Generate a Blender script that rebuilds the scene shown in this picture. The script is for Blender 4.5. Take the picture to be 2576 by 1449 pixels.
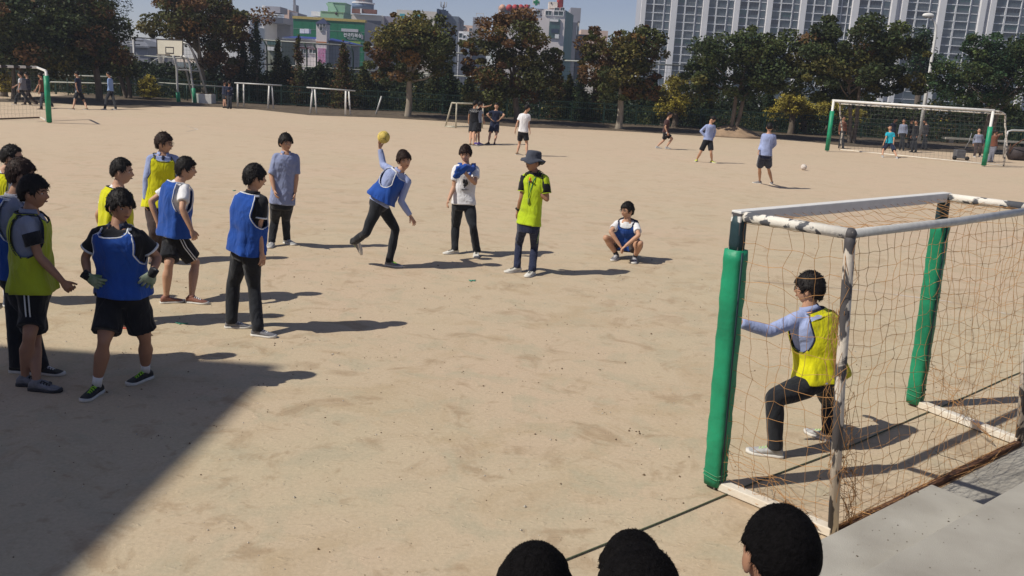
import bpy, bmesh, math, random
import numpy as np
from mathutils import Vector, Matrix

random.seed(7); np.random.seed(7)
RNG = np.random.default_rng(11)
for o in list(bpy.data.objects): bpy.data.objects.remove(o)
SC = bpy.context.scene
COL = SC.collection

# ---------------------------------------------------------------- camera
FOC, PIT, ROL, CAMH = 2256.61, 0.23464, 0.05616, 2.88      # focal length for a 2576 px wide frame
cam_d = bpy.data.cameras.new('camera'); cam = bpy.data.objects.new('camera', cam_d); COL.objects.link(cam)
cam_d.sensor_width = 36; cam_d.lens = FOC*36/2576; cam_d.clip_start = 0.05; cam_d.clip_end = 4000
_cp, _sp, _c, _s = math.cos(PIT), math.sin(PIT), math.cos(ROL), math.sin(ROL)
_R = Vector((1, 0, 0)); _U = Vector((0, _sp, _cp)); _F = Vector((0, _cp, -_sp))
_ir = _c*_R + _s*_U; _iu = -_s*_R + _c*_U
cam.matrix_world = Matrix(((_ir.x, _iu.x, -_F.x, 0), (_ir.y, _iu.y, -_F.y, 0), (_ir.z, _iu.z, -_F.z, CAMH), (0, 0, 0, 1)))
SC.camera = cam

# ---------------------------------------------------------------- light
SUN_EL = math.radians(48); SH = (0.927, 0.375)              # elevation, direction in which shadows fall
sd = bpy.data.lights.new('sun', 'SUN'); sd.energy = 4.6; sd.angle = math.radians(0.53); sd.color = (1.0, 0.94, 0.83)
sun = bpy.data.objects.new('sun', sd); COL.objects.link(sun); sun.location = (-30, -12, 40)
_d = Vector((SH[0]*math.cos(SUN_EL), SH[1]*math.cos(SUN_EL), -math.sin(SUN_EL)))
sun.rotation_euler = _d.to_track_quat('-Z', 'Y').to_euler()
W = bpy.data.worlds.new('World'); SC.world = W; W.use_nodes = True
nt = W.node_tree; nt.nodes.clear()
sky = nt.nodes.new('ShaderNodeTexSky'); sky.sky_type = 'NISHITA'; sky.sun_disc = False
sky.sun_elevation = SUN_EL; sky.sun_rotation = math.atan2(-SH[0], -SH[1]) % (2*math.pi)
sky.air_density = 0.6; sky.dust_density = 0.3; sky.ozone_density = 1.5; sky.altitude = 50
bg = nt.nodes.new('ShaderNodeBackground'); bg.inputs['Strength'].default_value = 0.100
out = nt.nodes.new('ShaderNodeOutputWorld')
tint = nt.nodes.new('ShaderNodeMix'); tint.data_type = 'RGBA'; tint.blend_type = 'MULTIPLY'; tint.inputs[0].default_value = 1.0
tint.inputs[7].default_value = (1.10, .94, .93, 1)
nt.links.new(sky.outputs[0], tint.inputs[6]); nt.links.new(tint.outputs[2], bg.inputs[0]); nt.links.new(bg.outputs[0], out.inputs[0])
SC.view_settings.view_transform = 'Standard'; SC.view_settings.look = 'None'
SC.view_settings.exposure = 0.0; SC.view_settings.gamma = 1.0; SC.view_settings.use_curve_mapping = False
SC.render.engine = 'CYCLES'
SC.cycles.max_bounces = 6; SC.cycles.transparent_max_bounces = 12

# ---------------------------------------------------------------- measuring helpers
def ray(x, y):
    u = (x-1288)/FOC; v = -(y-724.5)/FOC
    u2 = _c*u-_s*v; v2 = _s*u+_c*v
    return np.array([u2, _cp+v2*_sp, -_sp+v2*_cp])
CAMP = np.array([0, 0, CAMH])
def gp(x, y, z=0.0):
    d = ray(x, y); t = (z-CAMH)/d[2]; return CAMP+t*d
def at(x, y, Y):
    d = ray(x, y); return CAMP+d*(Y/d[1])
def V(*a): return np.array(a, float)
def nrm(v):
    n = np.linalg.norm(v); return v/n if n > 1e-9 else v

# ---------------------------------------------------------------- materials
MATS = {}
def mat(name, col, rough=0.8, var=0.12, vscale=6.0, bump=0.0, bscale=40.0, metal=0.0, spec=0.3, col2=None, thr=None,
        stretch=(1, 1, 1), detail=4.0, trans=0.0, sheen=0.0, bdist=0.01, dist=0.0):
    if name in MATS: return MATS[name]
    m = bpy.data.materials.new(name); m.use_nodes = True; n = m.node_tree.nodes; l = m.node_tree.links
    b = n['Principled BSDF']; b.inputs['Roughness'].default_value = rough; b.inputs['Metallic'].default_value = metal
    b.inputs['Specular IOR Level'].default_value = spec
    if sheen: b.inputs['Sheen Weight'].default_value = sheen; b.inputs['Sheen Roughness'].default_value = 0.5
    if trans: b.inputs['Transmission Weight'].default_value = trans
    tc = n.new('ShaderNodeTexCoord'); mp = n.new('ShaderNodeMapping'); l.new(tc.outputs['Object'], mp.inputs[0])
    mp.inputs['Scale'].default_value = stretch
    nz = n.new('ShaderNodeTexNoise'); nz.inputs['Scale'].default_value = vscale; nz.inputs['Detail'].default_value = detail
    nz.inputs['Distortion'].default_value = dist
    l.new(mp.outputs[0], nz.inputs['Vector'])
    cr = n.new('ShaderNodeValToRGB'); l.new(nz.outputs['Fac'], cr.inputs[0])
    c2 = col2 if col2 else tuple(min(1, c*(1+var)) for c in col)
    c1 = tuple(c*(1-var) for c in col) if not col2 else col
    cr.color_ramp.elements[0].color = (*c1, 1); cr.color_ramp.elements[1].color = (*c2, 1)
    if thr: cr.color_ramp.elements[0].position = thr-0.015; cr.color_ramp.elements[1].position = thr+0.015
    else: cr.color_ramp.elements[0].position = 0.3; cr.color_ramp.elements[1].position = 0.7
    l.new(cr.outputs[0], b.inputs['Base Color'])
    if bump:
        n2 = n.new('ShaderNodeTexNoise'); n2.inputs['Scale'].default_value = bscale; n2.inputs['Detail'].default_value = 3; n2.inputs['Distortion'].default_value = dist
        l.new(mp.outputs[0], n2.inputs['Vector'])
        bp = n.new('ShaderNodeBump'); bp.inputs['Strength'].default_value = bump; bp.inputs['Distance'].default_value = bdist
        l.new(n2.outputs['Fac'], bp.inputs['Height']); l.new(bp.outputs[0], b.inputs['Normal'])
    MATS[name] = m; return m
def cloth(name, col, var=0.14, rough=0.88): return mat('cloth_'+name, col, rough, var, 5.0, 0.9, 8.0, spec=0.15, sheen=0.15, stretch=(1, 1, .5), bdist=0.035, dist=.8)
def leafmat(name, rough=0.75):
    if name in MATS: return MATS[name]
    m = bpy.data.materials.new(name); m.use_nodes = True; n = m.node_tree.nodes; l = m.node_tree.links
    b = n['Principled BSDF']; b.inputs['Roughness'].default_value = rough; b.inputs['Specular IOR Level'].default_value = 0.2
    a = n.new('ShaderNodeAttribute'); a.attribute_name = 'Col'; l.new(a.outputs['Color'], b.inputs['Base Color'])
    tr = n.new('ShaderNodeBsdfTranslucent'); l.new(a.outputs['Color'], tr.inputs['Color'])
    mx = n.new('ShaderNodeMixShader'); mx.inputs[0].default_value = 0.22
    l.new(b.outputs[0], mx.inputs[1]); l.new(tr.outputs[0], mx.inputs[2]); l.new(mx.outputs[0], n['Material Output'].inputs[0])
    MATS[name] = m; return m

# ---------------------------------------------------------------- mesh building
class MB:
    def __init__(s): s.v = []; s.f = []; s.m = []; s.n = 0
    def add(s, v, f, mi=0):
        v = np.asarray(v, float).reshape(-1, 3); k = s.n
        s.v.append(v); s.n += len(v)
        for q in f: s.f.append([i+k for i in q]); s.m.append(mi)
    def arr(s): return np.vstack(s.v) if s.v else np.zeros((0, 3))
    def loft(s, rings, cap=True, mi=0, closed=True):
        R = len(rings); n = len(rings[0]); v = np.vstack(rings); f = []
        for i in range(R-1):
            for j in range(n if closed else n-1):
                k = (j+1) % n; f.append([i*n+j, i*n+k, (i+1)*n+k, (i+1)*n+j])
        if cap: f.append(list(range(n))[::-1]); f.append([(R-1)*n+j for j in range(n)])
        s.add(v, f, mi)
    def tube(s, pts, rad, n=10, cap=True, hint=None, mi=0, rnd=False):
        pts = [np.asarray(p, float) for p in pts]; m = len(pts)
        if np.isscalar(rad): rad = [rad]*m
        rad = [r if isinstance(r, (tuple, list)) else (r, r) for r in rad]
        tg = []
        for i in range(m):
            a = pts[max(0, i-1)]; b = pts[min(m-1, i+1)]; tg.append(nrm(b-a))
        if rnd:
            r0 = max(rad[0]); r1 = max(rad[-1])
            pts = [pts[0]-tg[0]*r0*.85, pts[0]-tg[0]*r0*.55]+pts+[pts[-1]+tg[-1]*r1*.55, pts[-1]+tg[-1]*r1*.85]
            rad = [(rad[0][0]*.35, rad[0][1]*.35), (rad[0][0]*.78, rad[0][1]*.78)]+rad+[(rad[-1][0]*.78, rad[-1][1]*.78), (rad[-1][0]*.35, rad[-1][1]*.35)]
            tg = [tg[0], tg[0]]+tg+[tg[-1], tg[-1]]
        if hint is None: hint = V(1, 0, 0) if abs(tg[0][0]) < .8 else V(0, 1, 0)
        h = np.asarray(hint, float); rings = []; th = np.arange(n)*2*math.pi/n
        for p, r, t in zip(pts, rad, tg):
            sd_ = h-np.dot(h, t)*t
            if np.linalg.norm(sd_) < 1e-4: sd_ = np.cross(t, V(.3, .5, .8))
            sd_ = nrm(sd_); up = np.cross(t, sd_)
            if hint is None: h = sd_
            rings.append(p+np.outer(np.cos(th)*r[0], sd_)+np.outer(np.sin(th)*r[1], up))
        s.loft(rings, cap, mi)
    def box(s, c, size, mi=0, rot=0.0, M=None):
        x, y, z = [q/2 for q in size]
        v = np.array([[-x, -y, -z], [x, -y, -z], [x, y, -z], [-x, y, -z], [-x, -y, z], [x, -y, z], [x, y, z], [-x, y, z]])
        if M is not None: v = v@np.asarray(M).T
        elif rot: ca, sa = math.cos(rot), math.sin(rot); v = np.c_[v[:, 0]*ca-v[:, 1]*sa, v[:, 0]*sa+v[:, 1]*ca, v[:, 2]]
        s.add(v+np.asarray(c), [[3, 2, 1, 0], [4, 5, 6, 7], [0, 1, 5, 4], [1, 2, 6, 5], [2, 3, 7, 6], [3, 0, 4, 7]], mi)
    def bb(s, x0, x1, y0, y1, z0, z1, mi=0): s.box(((x0+x1)/2, (y0+y1)/2, (z0+z1)/2), (x1-x0, y1-y0, z1-z0), mi)
    def sphere(s, c, r, n=12, m=8, M=None, mi=0):
        r = np.asarray([r]*3 if np.isscalar(r) else r, float); rings = []
        for i in range(1, m):
            ph = math.pi*i/m-math.pi/2; th = np.arange(n)*2*math.pi/n
            q = np.c_[np.cos(th)*math.cos(ph), np.sin(th)*math.cos(ph), np.full(n, math.sin(ph))]*r
            if M is not None: q = q@np.asarray(M).T
            rings.append(q+np.asarray(c))
        s.loft(rings, True, mi)
    def mesh(s, name, mats, smooth=True, origin=None, bevel=0):
        me = bpy.data.meshes.new(name); v = s.arr()
        if origin is not None: v = v-np.asarray(origin)
        me.from_pydata(v.tolist(), [], s.f)
        for m_ in (mats if isinstance(mats, (list, tuple)) else [mats]): me.materials.append(m_)
        if s.m and max(s.m) > 0: me.polygons.foreach_set('material_index', s.m)
        if smooth: me.polygons.foreach_set('use_smooth', [True]*len(me.polygons))
        me.update(); return me

def link(name, me, parent=None, loc=None):
    o = bpy.data.objects.new(name, me); COL.objects.link(o)
    if parent is not None: o.parent = parent
    if loc is not None: o.location = loc
    return o
def tag(o, label=None, cat=None, group=None, kind=None):
    if label: o['label'] = label
    if cat: o['category'] = cat
    if group: o['group'] = group
    if kind: o['kind'] = kind
    return o
def empty(name, loc, label, cat, group=None, rz=0):
    o = link(name, None, None, tuple(loc)); o.rotation_euler.z = rz; o.empty_display_size = .2
    return tag(o, label, cat, group)
def part(name, mb, mats, parent, smooth=True, bevel=0.0, label=None):
    """mesh in world coordinates, parented to a thing (only translated empties / objects)"""
    org = np.zeros(3); p = parent
    while p is not None: org = org+np.array(p.location); p = p.parent
    o = link(name, mb.mesh(name, mats, smooth, org), parent)
    if bevel:
        b = o.modifiers.new('bevel', 'BEVEL'); b.width = bevel; b.segments = 2; b.limit_method = 'ANGLE'
    if label: o['label'] = label
    return o
def top(name, mb, mats, loc, smooth=True, bevel=0.0, **k):
    o = link(name, mb.mesh(name, mats, smooth, np.asarray(loc, float)), None, tuple(loc))
    if bevel:
        b = o.modifiers.new('bevel', 'BEVEL'); b.width = bevel; b.segments = 2; b.limit_method = 'ANGLE'
    return tag(o, **k)
def remesh(mb, vox, it=3, fac=0.5):
    me = mb.mesh('tmp', [], False); o = bpy.data.objects.new('tmp', me); COL.objects.link(o)
    r = o.modifiers.new('r', 'REMESH'); r.mode = 'VOXEL'; r.voxel_size = vox; r.adaptivity = 0
    if it: q = o.modifiers.new('s', 'SMOOTH'); q.iterations = it; q.factor = fac
    dg = bpy.context.evaluated_depsgraph_get(); e = o.evaluated_get(dg)
    m2 = bpy.data.meshes.new_from_object(e, depsgraph=dg)
    nv = len(m2.vertices); v = np.empty(nv*3); m2.vertices.foreach_get('co', v)
    nn = np.empty(nv*3); m2.vertex_normals.foreach_get('vector', nn)
    f = [list(p.vertices) for p in m2.polygons]
    bpy.data.objects.remove(o); bpy.data.meshes.remove(me); bpy.data.meshes.remove(m2)
    return v.reshape(-1, 3), nn.reshape(-1, 3), f
def folds(v, n, amp, seed, fz=6.0, fh=13.0):
    r = np.random.default_rng(seed); d = np.zeros(len(v))
    w = np.stack([np.sin(v@(r.normal(size=3)*7)+r.uniform(0, 6)) for _ in range(3)], 1)*.07
    q = v+w
    for k in range(5):
        a = r.normal(size=3)*np.array([fh, fh, fz])*(1+.35*k); s_ = np.sin(q@a+r.uniform(0, 6))
        d += np.sign(s_)*(np.abs(s_)**1.6)/(1+.5*k)
    return v+n*(d*amp/2.2)[:, None]
def text(name, body, size, loc, m, parent=None, extrude=0.01, M=None, sx=1.0, align='CENTER', bold=0.0):
    c = bpy.data.curves.new(name, 'FONT'); c.body = body; c.size = size; c.align_x = align; c.align_y = 'CENTER'; c.extrude = extrude
    c.resolution_u = 2; c.offset = bold
    o = bpy.data.objects.new(name, c); COL.objects.link(o)
    dg = bpy.context.evaluated_depsgraph_get(); me = bpy.data.meshes.new_from_object(o.evaluated_get(dg), depsgraph=dg)
    bpy.data.objects.remove(o); me.materials.clear(); me.materials.append(m)
    if M is None: M = Matrix(((1, 0, 0, 0), (0, 0, -1, 0), (0, 1, 0, 0), (0, 0, 0, 1)))   # upright, facing -Y
    me.transform(M@Matrix.Diagonal((sx, 1, 1, 1)))
    me.transform(Matrix.Translation(Vector(loc)-(parent.location if parent is not None else Vector((0, 0, 0)))))
    return link(name, me, parent)

# ---------------------------------------------------------------- shared materials
M_white = mat('white_paint', (.72, .71, .68), .5, .06, 9, .15, 60)
M_green_pad = mat('green_pad', (.012, .25, .125), .5, .22, 4, .5, 7, spec=.4, bdist=.03, detail=8)
M_tape = mat('dark_tape', (.02, .045, .055), .55, .25, 8)
M_rope = mat('green_rope', (.09, .11, .07), .9, .3, 60)
M_rust = mat('rusted_steel', (.16, .075, .04), .85, .5, 18, .4, 80, col2=(.07, .04, .03))
M_steel = mat('grey_steel', (.25, .25, .26), .5, .15, 20, .1, 60, metal=.3)
M_galv = mat('pale_steel', (.5, .5, .49), .5, .12, 20, metal=.2)
M_peel = mat('peeling_white_paint', (.74, .70, .63), .6, .1, 8.5, .3, 40, col2=(.10, .105, .12), thr=.53, detail=6, dist=.4)
M_peel2 = mat('peeling_post_paint', (.66, .60, .52), .6, .1, 9, .3, 40, col2=(.085, .08, .085), thr=.475, detail=8, stretch=(1, 1, .4), dist=.8)
M_black = mat('black_rubber', (.02, .02, .022), .7, .2, 20)
M_net = mat('orange_brown_net_cord', (.50, .27, .11), .9, .35, 7)
M_netw = mat('pale_net_cord', (.13, .13, .125), .9, .2, 7)
# ================================================================ ground and setting
def sandmat():
    m = bpy.data.materials.new('sand'); m.use_nodes = True; n = m.node_tree.nodes; l = m.node_tree.links; b = n['Principled BSDF']
    b.inputs['Roughness'].default_value = .95; b.inputs['Specular IOR Level'].default_value = .12
    tc = n.new('ShaderNodeTexCoord')
    def noise(scale, det=4, rough=.55, dist=0, st=(1, 1, 1), rot=0):
        mp = n.new('ShaderNodeMapping'); mp.inputs['Scale'].default_value = st; mp.inputs['Rotation'].default_value = (0, 0, rot); l.new(tc.outputs['Object'], mp.inputs[0])
        z = n.new('ShaderNodeTexNoise'); z.inputs['Scale'].default_value = scale; z.inputs['Detail'].default_value = det; z.inputs['Roughness'].default_value = rough; z.inputs['Distortion'].default_value = dist
        l.new(mp.outputs[0], z.inputs['Vector']); return z.outputs['Fac']
    def ramp(f, a, b_, c0, c1):
        r = n.new('ShaderNodeValToRGB'); l.new(f, r.inputs[0]); r.color_ramp.elements[0].position = a; r.color_ramp.elements[1].position = b_
        r.color_ramp.elements[0].color = c0; r.color_ramp.elements[1].color = c1; return r.outputs[0]
    def mix(f, a, b_, t='MIX'):
        x = n.new('ShaderNodeMix'); x.data_type = 'RGBA'; x.blend_type = t
        if isinstance(f, float): x.inputs[0].default_value = f
        else: l.new(f, x.inputs[0])
        for s_, k in ((a, 6), (b_, 7)):
            if isinstance(s_, tuple): x.inputs[k].default_value = s_
            else: l.new(s_, x.inputs[k])
        return x.outputs[2]
    w = (1, 1, 1, 1); k = (0, 0, 0, 1)
    c = mix(ramp(noise(.16, 5, .6, .5), .40, .62, k, w), SAND_A, SAND_B)                     # broad pale / pinkish drift
    c = mix(ramp(noise(.9, 6, .62, 1.2, (1, 1, 1), .2), .50, .70, k, (.75, .75, .75, 1)), c, SAND_C)      # damp darker scuffs
    c = mix(ramp(noise(2.2, 6, .62, .6, (1, 1, 1), .2), .50, .66, k, (.8, .8, .8, 1)), c, (.43, .375, .265, 1))
    c = mix(ramp(noise(1.9, 6, .62, .9, (1, 1, 1), .2), .55, .66, k, (.62, .62, .62, 1)), c, SAND_D)
    c = mix(ramp(noise(6.5, 4, .6, .6, (1, 1, 1), .2), .60, .70, k, (.45, .45, .45, 1)), c, SAND_D)
    c = mix(ramp(noise(.07, 3, .5), .62, .74, k, (.6, .6, .6, 1)), c, SAND_D)
    c = mix(.6, c, ramp(noise(34, 4, .7), .3, .7, (.80, .80, .80, 1), (1.13, 1.13, 1.13, 1)), 'MULTIPLY')
    sp = ramp(noise(160, 2, .5), .71, .76, k, (.6, .6, .6, 1)); c = mix(sp, c, (.10, .07, .05, 1))
    sp = ramp(noise(120, 2, .5, 0, (1, 1, 1), 1.0), .73, .77, k, (.6, .6, .6, 1)); c = mix(sp, c, (.55, .5, .42, 1))
    sx = n.new('ShaderNodeSeparateXYZ'); l.new(tc.outputs['Object'], sx.inputs[0]); mr = n.new('ShaderNodeMapRange'); l.new(sx.outputs['Y'], mr.inputs[0])
    mr.inputs[1].default_value = 7; mr.inputs[2].default_value = 30; mr.inputs[3].default_value = 0; mr.inputs[4].default_value = .62
    ml = n.new('ShaderNodeMath'); ml.operation = 'MULTIPLY'; l.new(mr.outputs[0], ml.inputs[0]); l.new(ramp(noise(.12, 4, .6), .25, .5, (.55, .55, .55, 1), w), ml.inputs[1])
    c = mix(ml.outputs[0], c, (.575, .45, .33, 1))                                    # paler, pinker sand tone blended in towards the far half
    l.new(c, b.inputs['Base Color'])
    def bump(f, st, d, prev=None):
        x = n.new('ShaderNodeBump'); x.inputs['Strength'].default_value = st; x.inputs['Distance'].default_value = d; l.new(f, x.inputs['Height'])
        if prev: l.new(prev, x.inputs['Normal'])
        return x.outputs[0]
    q = bump(noise(2.6, 6, .6, .2), .2, .018); q = bump(noise(17, 5, .6, .1), .35, .007, q)
    q = bump(ramp(noise(9, 3, .5, .5, (1, 2, 1)), .62, .70, k, w), .45, .008, q); q = bump(noise(90, 3, .7), .5, .003, q)
    l.new(q, b.inputs['Normal']); return m
SAND_A, SAND_B, SAND_C, SAND_D = (.50, .42, .29, 1), (.525, .405, .29, 1), (.425, .325, .205, 1), (.34, .245, .155, 1)
M_sand = sandmat()
M_soil = mat('bed_soil', (.11, .085, .06), .95, .35, 3, .5, 30)
M_conc = mat('weathered_concrete', (.29, .27, .235), .92, .13, 2.2, .35, 170, detail=14, col2=(.41, .39, .345), dist=.25)
# playground with the land falling away beyond the planted edge
mb = MB(); prof = [(-60, 0), (8, 0), (62, 0), (66, -.6), (74, -3.5), (90, -4.2), (420, -4.2), (2500, -4.2)]
xs = [-2000, -300, -60, 0, 60, 300, 2000]
vs = [(x, y, z) for y, z in prof for x in xs]; n_ = len(xs)
mb.add(vs, [[i*n_+j, i*n_+j+1, (i+1)*n_+j+1, (i+1)*n_+j] for i in range(len(prof)-1) for j in range(n_-1)])
top('ground', mb, M_sand, (0, 0, 0), smooth=False, kind='structure')
# planted strip along the far edge, its line read off the photograph
edge = [(-60, 255), (60, 258), (180, 262), (330, 272), (470, 265), (640, 275), (780, 290), (960, 296), (1100, 304), (1300, 320), (1480, 326), (1600, 332), (1760, 342), (1870, 340), (2000, 352), (2130, 368), (2300, 378), (2576, 392), (2760, 400)]
ep = [gp(x, y) for x, y in edge]
mb = MB(); k = len(ep); nn_ = 5
vs = []
for i, p in enumerate(ep):
    w = .5*math.sin(i*2.3)
    for q, (f_, z) in enumerate(((0, .006), (.05, .03), (.35, .09), (.7, .10), (1, .05))): vs.append((p[0], p[1]*(1-f_)+62.0*f_, z))
mb.add(vs, [[i*nn_+j, (i+1)*nn_+j, (i+1)*nn_+j+1, i*nn_+j+1] for i in range(k-1) for j in range(nn_-1)])
top('planting_bed', mb, M_soil, (0, 0, 0), kind='structure')
# heap of soil under the fourth tree
mb = MB(); c = gp(1838, 343); rr = []
for r_, h in ((2.1, .01), (1.6, .12), (1.1, .34), (.6, .52), (.2, .60)):
    rr.append(np.array([[c[0]+math.cos(a)*r_*(1+.15*math.sin(3*a+r_)), c[1]+math.sin(a)*r_*.7, h+.04*math.sin(5*a)] for a in np.linspace(0, 2*math.pi, 20, endpoint=False)]))
mb.loft(rr); top('soil_heap', mb, mat('pale_soil', (.33, .23, .15), .95, .2, 4, .5, 20), tuple(c), label='low heap of pale soil at the foot of the forked dark tree', cat='soil heap')
mb = MB(); mb.add([(-400, 63.2, .004), (400, 63.2, .004), (400, 66, -.56), (-400, 66, -.56), (-400, 74, -3.46), (400, 74, -3.46), (400, 90, -4.16), (-400, 90, -4.16), (-400, 900, -4.16), (400, 900, -4.16)], [[0, 1, 2, 3], [3, 2, 5, 4], [4, 5, 6, 7], [7, 6, 9, 8]])
top('verge', mb, mat('rough_grass', (.03, .045, .02), .95, .4, .8, .3, 9), (0, 0, 0), smooth=False, kind='structure')
# painted field lines, worn
M_line = mat('worn_white_line', (.44, .36, .27), .9, .05, 1.3, col2=(.66, .60, .54), thr=.55, detail=7, dist=1.0)
def line(pts, w, name='field_line'):
    mb = MB(); P = [gp(x, y, .004) for x, y in pts]
    for a, b in zip(P[:-1], P[1:]):
        d = nrm(b-a); nn_ = np.array([-d[1], d[0], 0])*w/2; mb.add([a-nn_, b-nn_, b+nn_, a+nn_], [[0, 1, 2, 3]])
    top(name, mb, M_line, (0, 0, 0), smooth=False, kind='structure')
line([(1895, 706), (2010, 716), (2150, 728), (2380, 757), (2576, 798)], .035)
line([(2539, 961), (2590, 990)], .05)
line([(468, 316), (497, 325), (470, 331)], .09)
line([(640, 319), (940, 328), (1060, 332)], .03)
# pebbles and clods scattered over the sand (too many to count)
mb = MB(); R_ = np.random.default_rng(5)
CL = [(R_.uniform(-5, 6), R_.uniform(4.5, 14), R_.uniform(0, 3.1), R_.uniform(.06, .3)) for _ in range(70)]
for i in range(5200):
    if i < 800: cx, cy, ca, cl = CL[i % 70]; u = R_.normal(0, cl*.5); x, y = cx+math.cos(ca)*u+R_.normal(0, .02), cy+math.sin(ca)*u+R_.normal(0, .02)
    elif i < 4300: x, y = R_.uniform(-6, 7), R_.uniform(3.6, 15)
    else: x, y = R_.uniform(-16, 18), R_.uniform(12, 40)
    r_ = abs(R_.normal(0, .0034))+.0015+(.008 if R_.random() < .004 else 0); q = R_.normal(0, 1, (6, 3)); 
    v = np.array([[1, 0, 0], [0, 1, 0], [-1, 0, 0], [0, -1, 0], [0, 0, 1], [0, 0, -.6]])*r_*R_.uniform(.6, 1.3, (6, 1))+[x, y, r_*.3]
    mb.add(v, [[0, 1, 4], [1, 2, 4], [2, 3, 4], [3, 0, 4], [1, 0, 5], [2, 1, 5], [3, 2, 5], [0, 3, 5]], 0 if R_.random() < .6 else 1)
top('pebbles', mb, [mat('clod', (.16, .11, .07), .95, .3, 50), mat('pebble', (.45, .41, .35), .9, .3, 50)], (0, 0, 0), smooth=False, label='loose pebbles and clods scattered over the sand', cat='pebbles', kind='stuff')
# green rope lying along the goal line
mb = MB(); pts = []
for t in np.linspace(0, 1, 60):
    a, b = gp(1150, 1530), gp(2640, 912); p = a*(1-t)+b*t; p = p+V(-.66, .75, 0)*(.015*math.sin(t*9)+.008*math.sin(t*23)); p[2] = .010; pts.append(p)
mb.tube(pts, .0058, 6); top('rope', mb, M_rope, tuple(pts[30]), label='dark green rope stretched on the sand along the near goal line', cat='rope')

# ---- concrete stand in the lower right corner
D = nrm(gp(2343, 1219, .28)-gp(2060, 1360, .28)); Nn = V(D[1], -D[0], 0)         # along, and away from the field
def slab(name, s0, s1, d0, d1, z0, z1, org):
    mb = MB(); c = [org+D*a+Nn*b for a, b in ((s0, d0), (s1, d0), (s1, d1), (s0, d1))]
    v = [(*q[:2], z0) for q in c]+[(*q[:2], z1) for q in c]
    mb.add(v, [[3, 2, 1, 0], [4, 5, 6, 7], [0, 1, 5, 4], [1, 2, 6, 5], [2, 3, 7, 6], [3, 0, 4, 7]])
    return top(name, mb, M_conc, (0, 0, 0), smooth=False, bevel=.012, kind='structure')
o1 = gp(2343, 1217, .28); e2 = gp(2300, 1357, .40)
dd2 = float(np.dot(e2-o1, Nn))
slab('step_block', -9, 0, 0, dd2+.02, -.1, .28, o1)
o2 = gp(2378, 1226); off_ = float(np.dot(o2-o1, Nn)); slab('paving', .003, 9, off_, dd2+.02, -.1, .016, o1)
slab('step', -9, 9, dd2+.02, dd2+.95, -.1, .40, o1)
mb = MB(); a = o1+D*-9+Nn*(dd2+.01); b = o1+D*9+Nn*(dd2+.01); mb.add([V(*a[:2], .285), V(*b[:2], .285), V(*(b+Nn*-.03)[:2], .285), V(*(a+Nn*-.03)[:2], .285)], [[0, 1, 2, 3]]); top('step_joint', mb, mat('dark_joint', (.12, .10, .075), .95, .4, 20), (0, 0, 0), smooth=False, kind='structure')  # dark strip along the foot of the second step, marking its edge
for k in range(4): slab('step', -9, 9, dd2+.953+k*.83, dd2+.95+(k+1)*.83, -.1, .64+k*.30, o1)

M_crk = mat('crack_dirt', (.13, .115, .09), .95, .4, 30)
rg = np.random.default_rng(77)
for k in range(5):
    p = o1+D*rg.uniform(-3, 1.2)+Nn*rg.uniform(.05, dd2-.05) if k < 2 else o1+D*rg.uniform(-2.5, 2)+Nn*(dd2+rg.uniform(.1, .8)); z = .283 if k < 2 else .403; mb = MB(); a = rg.uniform(-.5, .5); pts = [p]
    for _ in range(9): a += rg.normal(0, .45); pts.append(pts[-1]+(D*math.cos(a)+Nn*math.sin(a))*.07)
    for q in pts: q[2] = z
    mb.tube(pts, .0022, 4); part_o = top('crack', mb, M_crk, (0, 0, 0), smooth=False, kind='structure')
mb = MB()
for i in range(260):
    on1 = rg.random() < .45; p = o1+D*rg.uniform(-4, 0)+Nn*rg.uniform(0, dd2) if on1 else o1+D*rg.uniform(-4, 3)+Nn*(dd2+rg.uniform(.02, .9)); z = .281 if on1 else .401; r_ = abs(rg.normal(0, .0010))+.0008
    mb.box((p[0], p[1], z+r_*.5), (r_*2, r_*3, r_*1.4), rot=rg.uniform(0, 3))
top('grit', mb, mat('dark_grit', (.13, .11, .085), .95, .4, 50), (0, 0, 0), smooth=False, label='dark grit and crumbs lying on the concrete steps', cat='grit', kind='stuff')
# ---- school building outside the frame on the left; it throws the big shadow
Hb = 14.0; sc_ = gp(700, 918); cx_, cy_ = sc_[0]-SH[0]*Hb/math.tan(SUN_EL)+.03, sc_[1]-SH[1]*Hb/math.tan(SUN_EL)
_a = math.radians(-2.5); _ox, _oy = 14*math.cos(_a)-20*math.sin(_a), 14*math.sin(_a)+20*math.cos(_a)
sb = empty('school_building', (cx_-_ox, cy_-_oy, 0), 'four storey school building beside the playground, outside the picture at left', 'building', rz=math.radians(-2.5))
def lpart(name, mb, mats, parent, smooth=False):
    return link(name, mb.mesh(name, mats, smooth), parent)
mb = MB(); mb.bb(-14, 14, -20, 20, 0, Hb); lpart('wall', mb, mat('school_wall', (.5, .42, .35), .9, .08, 2), sb)
mw = MB(); mw.bb(-.04, .05, -1.0, 1.0, 0, 1.7, 0); mw.bb(.05, .08, -1.08, 1.08, -.08, 0, 1); mw.bb(.05, .08, -1.08, 1.08, 1.7, 1.78, 1); mw.bb(.05, .08, -.03, .03, 0, 1.7, 1)
wm = mw.mesh('window', [mat('window_glass', (.05, .07, .08), .1, .1, spec=.6), M_white], False)
for f_ in range(4):
    for i in range(12):
        o = link('window', wm, sb, (14.0, -18.3+i*3.3, 1.0+f_*3.3))

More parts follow.
